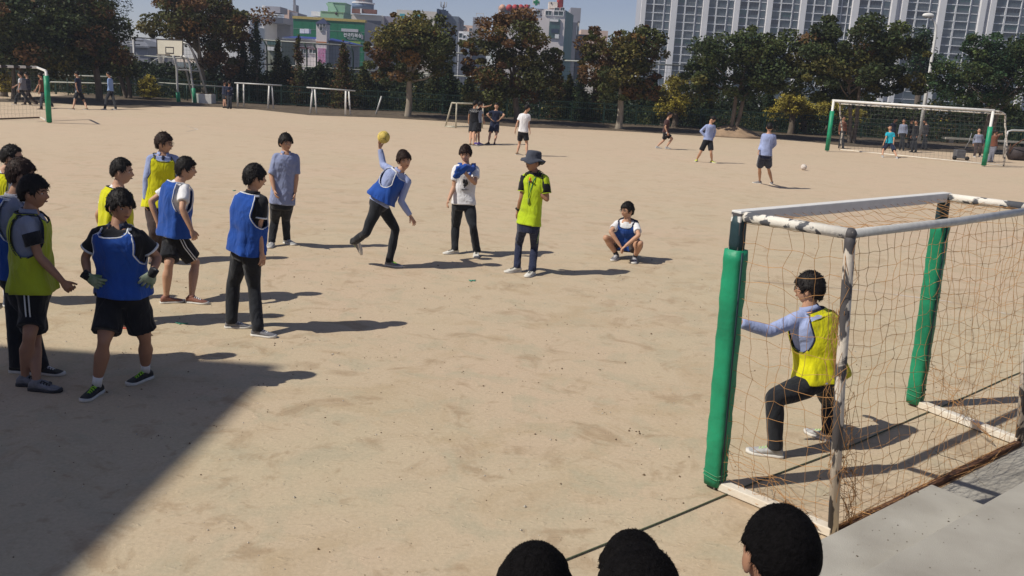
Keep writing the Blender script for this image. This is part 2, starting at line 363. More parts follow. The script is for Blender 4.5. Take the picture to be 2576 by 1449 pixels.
# ---- near handball goal
A0, A1, B0, B1 = V(1.57, 6.11, 0), V(1.50, 6.0, 2.03), V(3.91, 8.15, 0), V(3.76, 7.92, 2.03)
C1, C0, D1, D0 = V(2.07, 5.50, 2.03), V(2.22, 5.45, .04), V(4.33, 7.42, 2.03), V(4.44, 7.27, .04)
g = empty('handball_goal', (A0+B0)/2, 'rusty white handball goal with thick green post pads in the right foreground', 'goal', None)
gd = nrm(B0-A0); gn = V(gd[1], -gd[0], 0)
def prismtube(mb, pts, hw, hint, n=4, mi=0):
    mb.tube(pts, hw, n, True, hint=hint, mi=mi)
def bar(name, a, b, w, h, m, parent, upv=V(0, 0, 1), bev=.006, label=None):
    t = nrm(b-a); sd_ = nrm(np.cross(t, upv)); up = np.cross(sd_, t); mb = MB()
    r = lambda p: np.array([p+sd_*w/2*x+up*h/2*y for x, y in ((-1, -1), (1, -1), (1, 1), (-1, 1))])
    mb.loft([r(a), r(a*.67+b*.33), r(a*.33+b*.67), r(b)]); return part(name, mb, m, parent, False, bev, label)
for (b0, b1) in ((A0, A1), (B0, B1)):
    up = nrm(b1-b0); bar('post', b0, b1+up*.03, .08, .08, M_peel2, g, gd)
    for z0, z1, hw, mm, nm, lab in ((.03, 1.80, .072, M_green_pad, 'post_pad', None), (1.78, 2.035, .046, M_tape, 'tape_wrap', None)):
        mb = MB(); n = 16; R_ = 26 if nm == 'post_pad' else 5; rings = []
        for i in range(R_):
            t = i/(R_-1); p = b0+(b1-b0)/2.03*(z0+(z1-z0)*t); th = np.arange(n)*2*math.pi/n; e = .55
            w = hw*(1+.03*math.sin(i*1.3)+.025*math.sin(i*2.9)); w = w*(.93 if i in (0, R_-1) else 1)
            if nm == 'post_pad' and i in (1, 2): w *= .97
            cx, sy = np.sign(np.cos(th))*np.abs(np.cos(th))**e, np.sign(np.sin(th))*np.abs(np.sin(th))**e
            rings.append(p+np.outer(cx*w, gd)+np.outer(sy*w, gn))
        mb.loft(rings); o = part(nm, mb, mm, g)
        if nm == 'post_pad':
            # dark seam where the sleeve closes, and tie cords round the foot
            s = MB(); cc = (gd*.2+gn*1.0); s.tube([b0+(b1-b0)/2.03*z+gn*(hw*1.01)+gd*-.028 for z in (.06, .6, 1.2, 1.79)], [(.011, .005)]*4, 6, hint=gd); part('seam', s, M_tape, o)
            for z in (.13, .10) if b0 is A0 else (.17, .12, .5, 1.1):
                r = MB(); pts = [b0+(b1-b0)/2.03*(z+.008*math.sin(a*2))+gd*(hw*1.03*np.sign(math.cos(a))*abs(math.cos(a))**e)+gn*(hw*1.03*np.sign(math.sin(a))*abs(math.sin(a))**e) for a in np.linspace(0, 2*math.pi, 33)]
                r.tube(pts, .004, 5, False); part('tie_cord', r, mat('pale_green_cord', (.10, .30, .16)), o)
up = V(0, 0, 1)
bar('crossbar', A1-gd*.04, B1+gd*.04, .08, .08, M_white, g)
for (p, q) in ((A1, C1), (B1, D1)): 
    mb = MB(); mb.tube([p+nrm(q-p)*.045, p*.6+q*.4, q], .036, 14); part('side_bar', mb, M_peel, g)
mb = MB(); mb.tube([C1, (C1+D1)/2-V(0, 0, .012), D1], .030, 12); part('rear_bar', mb, M_galv, g)
for (p, q, r_) in ((C1, C0, .034), (D1, D0, .034)):
    mb = MB(); mb.sphere(p, .040, 12, 8); mb.tube([p, p*.97+q*.03, (p+q)/2+V(-.01, 0, 0), q], r_, 12); part('rear_post', mb, M_peel2, g)
M_tim = mat('weathered_white_bar', (.66, .58, .47), .7, .12, 6, .4, 30, col2=(.72, .68, .60))
for (p, q) in ((A0, C0), (B0, D0)): bar('base_bar', p+V(0, 0, .035)+nrm(q-p)*.05, q+V(0, 0, .0), .085, .06, M_tim, g)
bar('rear_base_bar', C0-V(0, 0, .015), D0-V(0, 0, .015), .05, .045, M_rust, g)
# near goal net: knotted cord, sagging and uneven
def net(mb, P00, P10, P01, P11, nu, nv, sag, jit, r, seed, n=3, bow=V(0, 0, 0)):
    rg = np.random.default_rng(seed); G_ = np.zeros((nu+1, nv+1, 3)); ph = rg.uniform(0, 6, 8)
    for i in range(nu+1):
        for j in range(nv+1):
            u, v = i/nu, j/nv; p = P00*(1-u)*(1-v)+P10*u*(1-v)+P01*(1-u)*v+P11*u*v; e = math.sin(math.pi*u)**.7*math.sin(math.pi*v)**.7 if 0 < u < 1 and 0 < v < 1 else 0
            w = V(math.sin(u*9+ph[0]+v*5)+.6*math.sin(v*14+ph[1]+u*7), math.sin(u*7+ph[2]-v*8)+.6*math.sin(u*17+ph[3]), math.sin(u*11+ph[4])*math.sin(v*9+ph[5])+.5*math.sin((u+v)*16+ph[6]))
            G_[i, j] = p+bow*e+V(0, 0, -sag*e)+(w*jit*.55+rg.normal(0, jit*.25, 3))*(min(1, e*3))
    def strand(a, b, c_, d_):
        mb.tube([a, a*.5+b*.5+rg.normal(0, jit*.10, 3), b], r, n, False)
    for i in range(nu+1):
        for j in range(nv+1):
            if i < nu: strand(G_[i, j], G_[i+1, j], 0, 0)
            if j < nv: strand(G_[i, j], G_[i, j+1], 0, 0)
    if r > .0015:
        for i in range(0, nu+1): 
            for j in range(0, nv+1):
                p = G_[i, j]; q = r*2.0; mb.add([p+[q, 0, 0], p+[0, q, 0], p-[q, 0, 0], p-[0, q, 0], p+[0, 0, q], p-[0, 0, q]], [[0, 1, 4], [1, 2, 4], [2, 3, 4], [3, 0, 4], [1, 0, 5], [2, 1, 5], [3, 2, 5], [0, 3, 5]])
    return G_
zf = V(0, 0, .03); r = .0018
for nm_, args in (('side_net', (A1+gn*.05-up*.04, C1-up*.03, A0+zf+gn*.08, C0+zf, 7, 15, .03, .045, r, 1)),
                  ('side_net', (B1+gn*.05-up*.04, D1-up*.03, B0+zf+gn*.08, D0+zf, 7, 15, .03, .045, r, 2)),
                  ('rear_net', (C1-up*.03, D1-up*.03, C0+zf, D0+zf, 26, 20, .06, .040, r, 3)),
                  ('roof_net', (A1+gn*.02, B1+gn*.02, C1, D1, 26, 7, .10, .04, r, 4))):
    mb = MB(); net(mb, *args); part(nm_, mb, M_net, g)
mb = MB(); rg = np.random.default_rng(9)      # loose bunches of cord at the corners and along the foot
def bunch(a, b, k, sp_):
    for _ in range(k):
        pts = [a*(1-t)+b*t+rg.normal(0, sp_, 3)*math.sin(math.pi*min(1, max(0, t+.08)))**.5 for t in np.linspace(0, 1, 9)]
        for p in pts: p[2] = max(p[2], .012)
        mb.tube(pts, r*1.05, 3, False)
bunch(C1-up*.5, C0+V(0, 0, .1), 12, .05); bunch(C1-up*.03, C1-up*.9+V(.03, 0, 0), 5, .04); bunch(A0+V(.02, 0, .35), C0+V(-.1, 0, .02), 6, .05); bunch(B0+V(.02, 0, .45), D0+V(-.3, -.1, .05), 7, .05); bunch(C0, D0, 12, .05); bunch(A0+V(.1, -.05, .05), C0, 6, .05); bunch(C0+V(0, 0, .5), C0+V(.15, .1, 0), 10, .07)
bunch(V(2.25, 5.55, .9), V(2.45, 5.7, .02), 6, .06)
part('net_bunches', mb, M_net, g)

# ---- far football goal on the right
P0, P1b = gp(2080, 381), gp(2474, 419); gf = empty('football_goal', (P0+P1b)/2, 'full size white football goal with green pads at the far right', 'goal')
fd = nrm(P1b-P0); fn = V(-fd[1], fd[0], 0); fn = fn if fn[1] > 0 else -fn
r_ = .06
for p, zz in ((P0, (.05, 1.95)), (P1b, (.05, 1.75))):
    mb = MB(); mb.tube([p, p+up*2.44], r_, 12); o = part('post', mb, M_white, gf); mb = MB(); mb.tube([p+up*zz[0], p+up*.9+fd*.01, p+up*zz[1]], .105, 14); part('post_pad', mb, M_green_pad, gf)
mb = MB(); mb.tube([P0+up*2.44-fd*.06, P1b+up*2.44+fd*.06], r_, 12); part('crossbar', mb, M_white, gf)
Rl, Rr = gp(2130, 378), gp(2518, 419); dp = 1.05
for p, q in ((P0, P0+fn*1.9), (P1b, P1b+fn*1.4+fd*.55)):
    mb = MB(); t1 = p+fn*dp*.9+up*2.3+(q-p-fn*np.dot(q-p, fn))*.6; mb.tube([p+up*2.42, p+(t1-p)*.6+up*(2.44*.42), t1, t1*.8+q*.2+up*.05, q+up*.9, q], .04, 8); part('stay', mb, M_peel, gf)
ta, tb = P0+fn*dp*.9+up*2.3, P1b+fn*dp*.9+up*2.3+fd*.33
mb = MB(); mb.tube([ta, tb], .03, 8); part('rear_bar', mb, M_peel, gf)
qa, qb = P0+fn*1.9, P1b+fn*1.4+fd*.55
mb = MB(); mb.tube([qa+up*.03, (qa+qb)/2+up*.03, qb+up*.03], .035, 8); part('ground_bar', mb, M_tim, gf)
mb = MB(); net(mb, ta, tb, qa+up*.05, qb+up*.05, 40, 12, .05, .03, .0038, 5); part('rear_net', mb, M_netw, gf)
mb = MB(); net(mb, P0+up*2.44, P1b+up*2.44, ta, tb, 40, 5, .04, .02, .0038, 6); part('roof_net', mb, M_netw, gf)

# ---- left handball goal, cut by the frame
a0, b0_ = gp(124, 309), gp(101.5, 297); dl = nrm(gp(0, 300.7)-gp(101.5, 297)); zt = 2.05
gl = empty('handball_goal', b0_, 'striped white handball goal with one green pad at the far left edge', 'goal')
mb = MB(); mb.tube([a0, a0+up*1.98], .05, 10); part('post', mb, M_white, gl); mb = MB(); mb.tube([a0+up*.02, a0+up*1.0, a0+up*1.80], [.10, .105, .10], 14); part('post_pad', mb, M_green_pad, gl)
bar('rear_post', b0_, b0_+up*zt, .09, .09, mat('tan_paint', (.55, .42, .3), .7, .15, 6), gl)
bar('side_bar', b0_+up*zt, a0+up*1.98, .07, .07, M_white, gl)
M_blk = mat('black_paint', (.03, .025, .03), .6, .2)
pp = b0_+up*zt
for k in range(9):
    bar('crossbar_band', pp+dl*(.3*k), pp+dl*(.3*(k+1)-.002), .09, .10 if k % 2 == 0 else .085, M_white if k % 2 == 0 else M_blk, gl)
bar('base_bar', b0_+up*.03, b0_+dl*3.0+up*.03, .07, .05, mat('brown_bar', (.14, .09, .06), .8, .3), gl); bar('base_bar', b0_+up*.03, a0+up*.03, .06, .05, M_tim, gl)
mb = MB(); net(mb, b0_+up*zt, b0_+up*zt+dl*2.8, b0_+up*.05, b0_+up*.05+dl*2.8, 16, 12, .03, .03, .003, 8); part('net', mb, M_netw, gl)

# ---- small goal in the middle distance
q = empty('small_goal', gp(1180, 322), 'small plain handball practice goal behind the three chatting boys', 'goal')
M_old = mat('aged_paint', (.45, .42, .33), .7, .2, 6)
f1, f2 = gp(1146.5, 322.5), gp(1213, 323); zz = 1.25; bk1, bk2 = gp(1120, 319.5), f2+(gp(1120, 319.5)-f1)
for nm_, a, b in (('post', f1, f1+up*zz), ('post', f2, f2+up*zz), ('crossbar', f1+up*zz, f2+up*zz), ('stay', f1+up*zz+(bk1-f1)*.45, bk1), ('stay', f2+up*zz+(bk2-f2)*.45, bk2), ('top_bar', f1+up*zz, f1+up*zz+(bk1-f1)*.45), ('base_bar', f1+up*.03, bk1+up*.03), ('base_bar', bk1+up*.03, bk2+up*.03)):
    mb = MB(); mb.tube([a, b], .04, 8); part(nm_, mb, M_old, q)
mb = MB(); net(mb, f1+up*zz+(bk1-f1)*.45, f2+up*zz+(bk2-f2)*.45, bk1+up*.04, bk2+up*.04, 14, 9, .02, .02, .003, 12); part('net', mb, M_netw, q)

# ---- chin-up bars
def chin(label, base, posts, bar_, Y=None):
    q = empty('chin_up_bar', gp(*base), label, 'chin-up bar', 'chin-up bars along the far edge')
    for i, (x0, y0, x1, y1) in enumerate(posts):
        b = gp(x1, y1); t = at(x0, y0, b[1]+.0); mb = MB(); mb.tube([b, t], .052 if i % 2 == 0 else .046, 8); part('leg', mb, M_white, q)
    Y = gp(*base)[1]; mb = MB(); mb.tube([at(*bar_[0], Y), at(*bar_[1], Y)], .04, 8); part('bar', mb, M_galv, q)
chin('chin-up bar with white legs nearest the basketball stand', (640, 273), [(598, 211, 598, 270), (613, 212, 613.5, 271), (677, 216, 674.5, 275), (684, 216, 688, 275.5)], [(590, 208.5), (709, 215)])
chin('chin-up bar with white A-frame legs left of the big orange-tipped tree', (830, 289), [(786, 223.5, 781, 286), (792, 225, 796.5, 287.5), (870, 228.7, 869, 292.5), (877.7, 230, 881.5, 291)], [(771.5, 220), (894, 228.7)])
mb = MB(); b = gp(945, 290); mb.tube([b, at(960, 242, b[1])], .05, 8); top('leaning_pole', mb, M_galv, tuple(b), label='leaning grey pole right of the chin-up bars', cat='pole')
for (x0, y0, x1, y1, lab, w) in ((149, 160, 153, 232, 'pale upright pole behind the left goal', .07), (280, 160, 285, 206, 'pale upright pole behind the boy in light blue', .07), (267, 167, 252, 232, 'leaning pale pole left of the boy in light blue', .05)):
    b = gp(x1, max(y1, 232)); t = at(x0, y0, b[1]); mb = MB(); mb.tube([b, t], w, 8); top('pole', mb, M_galv, tuple(b), label=lab, cat='pole')

# ---- basketball stand
Yb = gp(491, 262)[1]; bs = empty('basketball_stand', gp(470, 262), 'white basketball backboard on curved pipe stand with green pads', 'basketball hoop')
def pa(x, y, dY=0): return at(x, y, Yb+dY)
c4 = [pa(393.5, 97.6, .9), pa(460.7, 99.8, -.1), pa(460, 144, -.1), pa(395, 140.4, .9)]
nb = nrm(np.cross(c4[1]-c4[0], c4[3]-c4[0])); nb = nb if nb[1] < 0 else -nb
mb = MB(); mb.add([p for p in c4]+[p-nb*.05 for p in c4], [[0, 1, 2, 3], [7, 6, 5, 4], [0, 4, 5, 1], [1, 5, 6, 2], [2, 6, 7, 3], [3, 7, 4, 0]]); bo = part('backboard', mb, mat('board_cream', (.66, .62, .52), .6, .04, 3), bs, False)
def frame(corners, w, off, name, m, parent, cap_=False):
    mb = MB(); C_ = sum(corners)/4
    for i in range(4):
        a, b = corners[i], corners[(i+1) % 4]; t = nrm(b-a); inn = nrm(np.cross(t, nb)); inn = inn if np.dot(inn, C_-a) > 0 else -inn
        mb.add([a+nb*off, b+nb*off, b+inn*w-t*w+nb*off, a+inn*w+t*w+nb*off, a-nb*.03, b-nb*.03, b+inn*w-t*w-nb*.03, a+inn*w+t*w-nb*.03], [[0, 1, 2, 3], [0, 4, 5, 1], [3, 2, 6, 7]])
    return part(name, mb, m, parent, False)
frame(c4, .06, .012, 'border', M_blk, bo)
lr = lambda u, v: c4[0]*(1-u)*(1-v)+c4[1]*u*(1-v)+c4[2]*u*v+c4[3]*(1-u)*v
frame([lr(.335, .44), lr(.66, .44), lr(.66, .84), lr(.335, .84)], .06, .010, 'target_square', M_blk, bo)
rc = lr(.5, .9)+nb*.36-V(.42, 0, .0)*.6; mb = MB(); mb.tube([rc+V(.225*math.cos(a), .225*math.sin(a), 0) for a in np.linspace(0, 2*math.pi, 21)], .014, 6, False); mb.tube([rc+V(.2, .1, 0), lr(.5, .9)], .03, 6); part('rim', mb, M_rust, bs)
mb = MB(); k = 12
for i in range(k):
    for s_ in (1, -1):
        mb.tube([rc+V(.225*(1-.42*t)*math.cos(2*math.pi*(i+s_*t*2.2)/k), .225*(1-.42*t)*math.sin(2*math.pi*(i+s_*t*2.2)/k), -.52*t) for t in np.linspace(0, 1, 7)], .011, 3, False)
part('hoop_net', mb, M_white, bs)
for nm_, pts, w in (('front_post', [(449.6, 259, -.3), (446, 216, -.3), (444.5, 172, -.3), (441, 154, -.3), (436, 140, -.45)], .065), ('front_post', [(491, 262, 0), (486, 222, 0), (480.5, 190, 0), (477, 160, 0), (471, 146, -.05), (460, 141, -.1)], .065),
                    ('rear_stay', [(526, 255, 1.2), (502, 178, .7), (483, 126, .2), (474, 112, 0), (461, 107, -.1)], .055), ('rear_stay', [(484, 246, 1.4), (469, 180, .8), (462, 147, .2), (455, 141, -.1)], .055),
                    ('cross_brace', [(446, 175, -.3), (503, 179, .7)], .05), ('cross_brace', [(446, 167, -.3), (467, 174, .7)], .04)):
    mb = MB(); mb.tube([pa(*p) for p in pts], w, 10); part(nm_, mb, M_galv, bs)
for a, b in (((449.6, 258, -.3), (447.5, 232, -.3)), ((491, 261.5, 0), (486.5, 222, 0))):
    mb = MB(); mb.tube([pa(*a), pa(*b)], .12, 10); part('post_pad', mb, M_green_pad, bs)
c = gp(503, 262); mb = MB(); mb.bb(c[0]-.45, c[0]+.75, c[1]-.1, c[1]+.7, 0, .62); mb.bb(c[0]-.40, c[0]+.70, c[1]-.05, c[1]+.65, .62, .66, 1)
top('planter_box', mb, [M_white, M_soil], tuple(c), smooth=False, bevel=.02, label='square white planter box at the foot of the basketball stand', cat='planter')

# ---- things at the far right edge
c = gp(2411, 402); q = empty('line_marker', c, 'grey box shaped line marking cart with upright handle beside the far goal', 'marking cart')
mb = MB(); mb.bb(c[0]-.22, c[0]+.22, c[1]-.2, c[1]+.2, .08, .48); part('body', mb, mat('grey_tin', (.12, .12, .13), .6, .2, 6, .2), q, False, .02)
mb = MB(); mb.tube([c+V(.22, 0, .55), c+V(.36, 0, .9), c+V(.42, 0, 1.3)], .02, 6); part('handle', mb, M_steel, q)
for s_ in (-.3, .3):
    mb = MB(); mb.tube([c+V(s_, -.24, .1), c+V(s_, -.18, .1)], .10, 12); part('wheel', mb, M_black, q)
c = gp(2556, 403); q = empty('lawn_roller', c, 'dark field roller at the right edge of the picture', 'roller')
mb = MB(); mb.tube([c+V(-.35, 0, .33), c+V(.55, 0, .33)], .33, 18); part('drum', mb, mat('dark_iron', (.045, .035, .035), .7, .3, 5), q)
mb = MB(); mb.tube([c+V(-.42, 0, .33), c+V(-.42, -.3, .75), c+V(-.1, -.6, 1.1)], .03, 6); mb.tube([c+V(-.42, 0, .33), c+V(-.42, 0, .8)], .02, 6); part('handle', mb, M_rust, q)
c = gp(2540, 385); q = empty('concrete_bench', c+V(1.5, 6, 0), 'long pale concrete bench under the pines at the right edge', 'bench')
c = np.array(q.location); mb = MB(); mb.bb(c[0]-2.6, c[0]+6, c[1]-.3, c[1]+.3, .32, .44); part('seat', mb, M_conc, q, False, .01)
for s_ in (-2.2, .2, 2.6):
    mb = MB(); mb.bb(c[0]+s_-.15, c[0]+s_+.15, c[1]-.22, c[1]+.22, 0, .32); part('leg', mb, M_conc, q, False)
mb = MB(); w0 = at(2529, 372, 47); mb.tube([V(w0[0], 47, 0), at(2529, 352, 47), at(2536, 330.5, 47), at(2545, 328, 47), at(2680, 331, 47)], .05, 8)
top('handrail', mb, M_galv, (w0[0], 47, 0), label='pale bent pipe handrail behind the bench at the right edge', cat='handrail')
# ================================================================ trees and hedges behind the playground
LEAF = leafmat('leaves'); BARK = mat('bark', (.13, .105, .085), .95, .3, 8, .6, 30, stretch=(1, 1, .3)); BARK_P = mat('pale_bark', (.28, .24, .19), .95, .25, 6, .5, 30, stretch=(1, 1, .3))
def leafcards(P, N, size, cols, seed, up=.35, name='crown', elong=1.5):
    """one small bent leaf cluster per point; cols (n,3)"""
    r = np.random.default_rng(seed); n = len(P); a = r.normal(size=(n, 3)); a[:, 2] *= .6; a /= np.linalg.norm(a, axis=1)[:, None]
    nn_ = N*up+r.normal(size=(n, 3))*(1-up); b = np.cross(a, nn_); b /= np.linalg.norm(b, axis=1)[:, None]+1e-9
    L = size*r.uniform(.6, 1.4, n)[:, None]; w = L/elong
    v = np.stack([P-a*L*.5, P+b*w*.5+a*L*.1, P+a*L*.5, P-b*w*.5+a*L*.05], 1).reshape(-1, 3)
    me = bpy.data.meshes.new(name); me.vertices.add(4*n); me.vertices.foreach_set('co', v.ravel()); me.loops.add(4*n); me.loops.foreach_set('vertex_index', np.arange(4*n, dtype=np.int32))
    me.polygons.add(n); me.polygons.foreach_set('loop_start', np.arange(0, 4*n, 4, dtype=np.int32)); me.polygons.foreach_set('loop_total', np.full(n, 4, dtype=np.int32))
    ca = me.color_attributes.new('Col', 'FLOAT_COLOR', 'POINT'); c = np.repeat(np.c_[cols, np.ones(n)], 4, 0); ca.data.foreach_set('color', c.ravel().astype(np.float32))
    me.materials.append(LEAF); me.update(); me.validate(); return me
GREEN, DKG, OLIVE, RUST, ORNG, YELL, PINE = (.050, .064, .020), (.026, .040, .017), (.088, .080, .022), (.105, .052, .026), (.155, .080, .026), (.30, .25, .045), (.022, .046, .022)
def pick(pal, k, r, n=None):
    c = np.array(pal[k % len(pal)]); return c
def tree(label, trunk_px, depth, crown, pal, n=9000, leaf=.26, bark=BARK, stems=1, seed=0, group='broad trees along the far edge', clump=1.0, name='broadleaf_tree', wpal=None, tops=None):
    """crown: list of (px, py, rx_px, ry_px) lobes, all measured on the photograph and built at the tree's own depth"""
    r = np.random.default_rng(seed); k = FOC/depth; base = at(trunk_px[0], trunk_px[1], depth); base[2] = 0.0
    n = int(n*1.7); leaf *= .72; o = empty(name, base, label, 'tree', group); lob = []
    for (px, py, rx, ry) in crown:
        c = at(px, py, depth); lob.append((c, rx/k, ry/k))
    A = sum(l[1]*l[2] for l in lob); P, N, Cc = [], [], []; cl = []
    pm = np.average(np.array(pal), axis=0, weights=wpal)
    for c, rx, rz in lob:
        m = max(6, int(120*clump*rx*rz/A))
        for _ in range(m):
            d = nrm(r.normal(size=3)); rr_ = r.uniform(.35, 1)**.5; q = c+d*np.array([rx*1.06, min(rx, 2.6), rz])*rr_*(.86 if r.random() < .72 else r.uniform(.98, 1.30))
            cl.append((q, r.uniform(.28, 1.0)**1.2*min(1.1, .30*(rx+rz)), r.choice(len(pal), p=wpal), d))
    per = n//len(cl)
    for q, cr_, ci, d0 in cl:
        m = int(per*(.25+cr_*1.5)); d = r.normal(size=(m, 3)); d /= np.linalg.norm(d, axis=1)[:, None]; rad_ = cr_*r.uniform(.35, 1, m)**.6
        p = q+d*rad_[:, None]*np.array([1.15, 1, .72]); P.append(p); N.append(d)
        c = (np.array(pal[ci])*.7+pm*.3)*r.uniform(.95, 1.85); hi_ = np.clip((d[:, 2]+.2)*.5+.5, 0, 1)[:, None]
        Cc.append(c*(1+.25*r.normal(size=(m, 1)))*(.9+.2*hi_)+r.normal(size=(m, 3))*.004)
    P = np.vstack(P); N = np.vstack(N); Cc = np.clip(np.vstack(Cc), .004, 1); P[:, 2] = np.maximum(P[:, 2], .3)
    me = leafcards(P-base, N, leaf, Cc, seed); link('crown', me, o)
    cb = min(l[0][2]-l[2]*.5 for l in lob); tz = max(cb, 1.2); big = max(lob, key=lambda l: l[1]*l[2])
    for s_ in range(stems):
        tb = MB(); dx = (s_-(stems-1)/2)*.25; e = big[0]+V(dx*4, 0, -big[2]*.3); b0 = base+V(dx, 0, -.2); w = .20 if stems == 1 else .13; w *= (depth/54)
        mid = V(base[0]*.75+e[0]*.25+dx*.8, base[1], tz*.9)
        tb.tube([b0, b0+V(0, 0, .35), b0*.5+mid*.5+V(.05, 0, .1), mid, mid*.5+e*.5, e], [w*1.5, w*1.05, w*.92, w*.85, w*.55, w*.2], 10)
        ob = part('trunk', tb, bark, o)
        if s_ == 0:
            for q, cr_, ci, d0 in cl[::max(1, len(cl)//14)]:
                lb = MB(); t_ = r.uniform(.05, .8); st = mid*(1-t_)+e*t_; lb.tube([st, st*.5+q*.5+V(0, 0, -.15), q], [w*.45*(1-.5*t_), w*.28, w*.08], 6); part('limb', lb, bark, o)
    return o
def conifer(label, px, py_top, py_bot, w_px, depth, pal, n=3600, seed=0, group='slim evergreens along the fence', name='conifer', leaf=.15, gaps=.3):
    r = np.random.default_rng(seed); k = FOC/depth; b = at(px, py_bot, depth); t = at(px+(py_bot-py_top)*-.02, py_top, depth); base = V(b[0], depth, 0); zb = max(.15, b[2]); H_ = t[2]; wd = w_px/k/2*1.35; n = int(n*1.5)
    o = empty(name, base, label, 'tree', group); lay = int((H_-zb)/.32)+2; P, N = [], []
    nb_ = lay*6
    for i in range(nb_):
        f = (i+r.uniform(0, 1))/nb_; z = zb+(H_-zb)*f; R_ = wd*(1.02-f)**.75*r.uniform(.45, 1.1); a = r.uniform(0, 6.283); m = int(n/nb_)
        if r.random() < gaps*.4: continue
        c = V(math.cos(a)*R_*.6, math.sin(a)*R_*.6, z); d = r.normal(size=(m, 3)); d /= np.linalg.norm(d, axis=1)[:, None]
        P.append(c+d*r.uniform(.2, 1, (m, 1))*np.array([R_*.55+.12, R_*.55+.12, .34])+V(0, 0, .1)*r.normal(size=(m, 1))); N.append(d)
    P = np.vstack(P); N = np.vstack(N); c = np.array([pal[q] for q in r.integers(0, len(pal), len(P)//40+1)]).repeat(40, 0)[:len(P)]*(1+.28*r.normal(size=(len(P), 1)))
    x = base.copy(); me = leafcards(P, N, leaf, np.clip(c, .004, 1), seed, elong=2.0); link('crown', me, o)
    tb = MB(); tb.tube([base-V(0, 0, .2), base+V(0, 0, H_*.5), base+V(0, 0, H_*.93)], [.12, .08, .02], 8); part('trunk', tb, BARK, o); return o
L3 = lambda *a: list(a)
tree('huge dark tree filling the upper left corner', (40, 240), 50, [(60, 70, 130, 95), (10, 110, 90, 70), (140, 130, 90, 55)], [DKG, GREEN, RUST, DKG, OLIVE], 15000, .27, seed=1, wpal=[.35, .25, .12, .18, .10], stems=2)
tree('dark rust tinted tree at left, right of the huge one', (250, 245), 52, [(215, 70, 80, 70), (255, 130, 55, 45), (190, 20, 70, 35)], [DKG, RUST, GREEN, ORNG, DKG], 12000, .26, seed=2, wpal=[.3, .2, .25, .05, .2])
tree('low dark tree with forked trunk behind the boy in light blue', (322, 245), 56, [(312, 175, 34, 30), (285, 150, 40, 30)], [DKG, GREEN, OLIVE], 4000, .22, seed=3, stems=2)
tree('wide rust brown tree behind the basketball backboard', (515, 255), 59, [(490, 40, 120, 48), (545, 95, 85, 50), (430, 60, 70, 35), (560, 160, 45, 40), (500, 10, 100, 30), (590, 60, 50, 40)], [RUST, ORNG, OLIVE, GREEN, DKG], 13000, .25, BARK_P, seed=4, wpal=[.33, .12, .2, .15, .2])
tree('big olive and orange tree left of centre with a bare pale trunk', (1026, 298), 54, [(1035, 110, 100, 50), (1065, 70, 60, 42), (985, 120, 65, 42), (1080, 125, 60, 40), (1040, 165, 85, 32), (1010, 55, 35, 22), (945, 150, 30, 28), (1000, 200, 60, 22), (1100, 90, 45, 25)], [OLIVE, GREEN, ORNG, DKG, RUST], 13000, .24, BARK_P, seed=5, wpal=[.32, .26, .10, .22, .10])
tree('rust and olive tree right of centre with low hanging crown', (1300, 318), 54, [(1290, 85, 85, 50), (1330, 140, 90, 45), (1225, 140, 60, 45), (1290, 190, 95, 40), (1255, 60, 45, 25), (1240, 235, 60, 35), (1340, 225, 60, 35), (1385, 175, 40, 40), (1200, 190, 45, 30), (1180, 120, 25, 22)], [RUST, OLIVE, GREEN, DKG, ORNG], 14000, .24, seed=6, wpal=[.25, .25, .2, .22, .08])
tree('rounded brown green tree with a pale trunk left of the apartment tower', (1556, 326), 53.5, [(1570, 115, 85, 55), (1500, 115, 38, 30), (1620, 145, 50, 45), (1565, 185, 85, 45), (1590, 80, 45, 22), (1560, 225, 50, 30), (1490, 90, 22, 16), (1630, 215, 45, 35), (1480, 150, 25, 25), (1660, 110, 20, 25)], [GREEN, OLIVE, DKG, RUST, ORNG], 13000, .24, BARK_P, seed=7, wpal=[.28, .25, .22, .2, .05])
tree('dark green tree with forked trunk in front of the apartments', (1840, 343), 53, [(1850, 130, 100, 45), (1770, 165, 60, 45), (1900, 170, 90, 55), (1840, 210, 110, 40), (1880, 85, 50, 30), (1960, 130, 50, 50), (1985, 185, 55, 45), (1745, 205, 45, 25)], [GREEN, DKG, DKG, OLIVE], 14000, .24, seed=8, stems=2, wpal=[.42, .25, .2, .13])
tree('broad olive crowned tree right of the forked dark one', (2140, 365), 52, [(2150, 110, 135, 50), (2060, 150, 70, 50), (2240, 150, 80, 55), (2150, 195, 140, 45), (2110, 70, 60, 25), (2210, 75, 60, 25), (2170, 235, 90, 25), (2290, 195, 50, 45), (2040, 205, 60, 35), (2290, 120, 30, 40)], [GREEN, OLIVE, DKG, DKG, RUST], 20000, .24, seed=9, stems=2, wpal=[.3, .25, .25, .15, .05])
tree('spreading pine at the right edge of the picture', (2460, 395), 50, [(2510, 130, 90, 45), (2440, 180, 90, 30), (2520, 200, 110, 40), (2410, 235, 70, 25), (2520, 260, 90, 25), (2590, 150, 70, 70), (2370, 195, 45, 35), (2470, 110, 50, 30)], [PINE, PINE, GREEN, DKG], 15000, .20, seed=10, stems=2, clump=1.3, name='pine_tree', group='pines at right')
tree('second pine just beyond the right edge', (2700, 400), 52, [(2700, 150, 90, 80)], [PINE, DKG], 5000, .22, seed=18, name='pine_tree', group='pines at right')
tree('tall dark pine beyond the white street lamp', (2300, 300), 66, [(2310, 110, 28, 40), (2320, 160, 40, 40)], [PINE, DKG], 3500, .22, seed=11, name='pine_tree', group='pines at right')
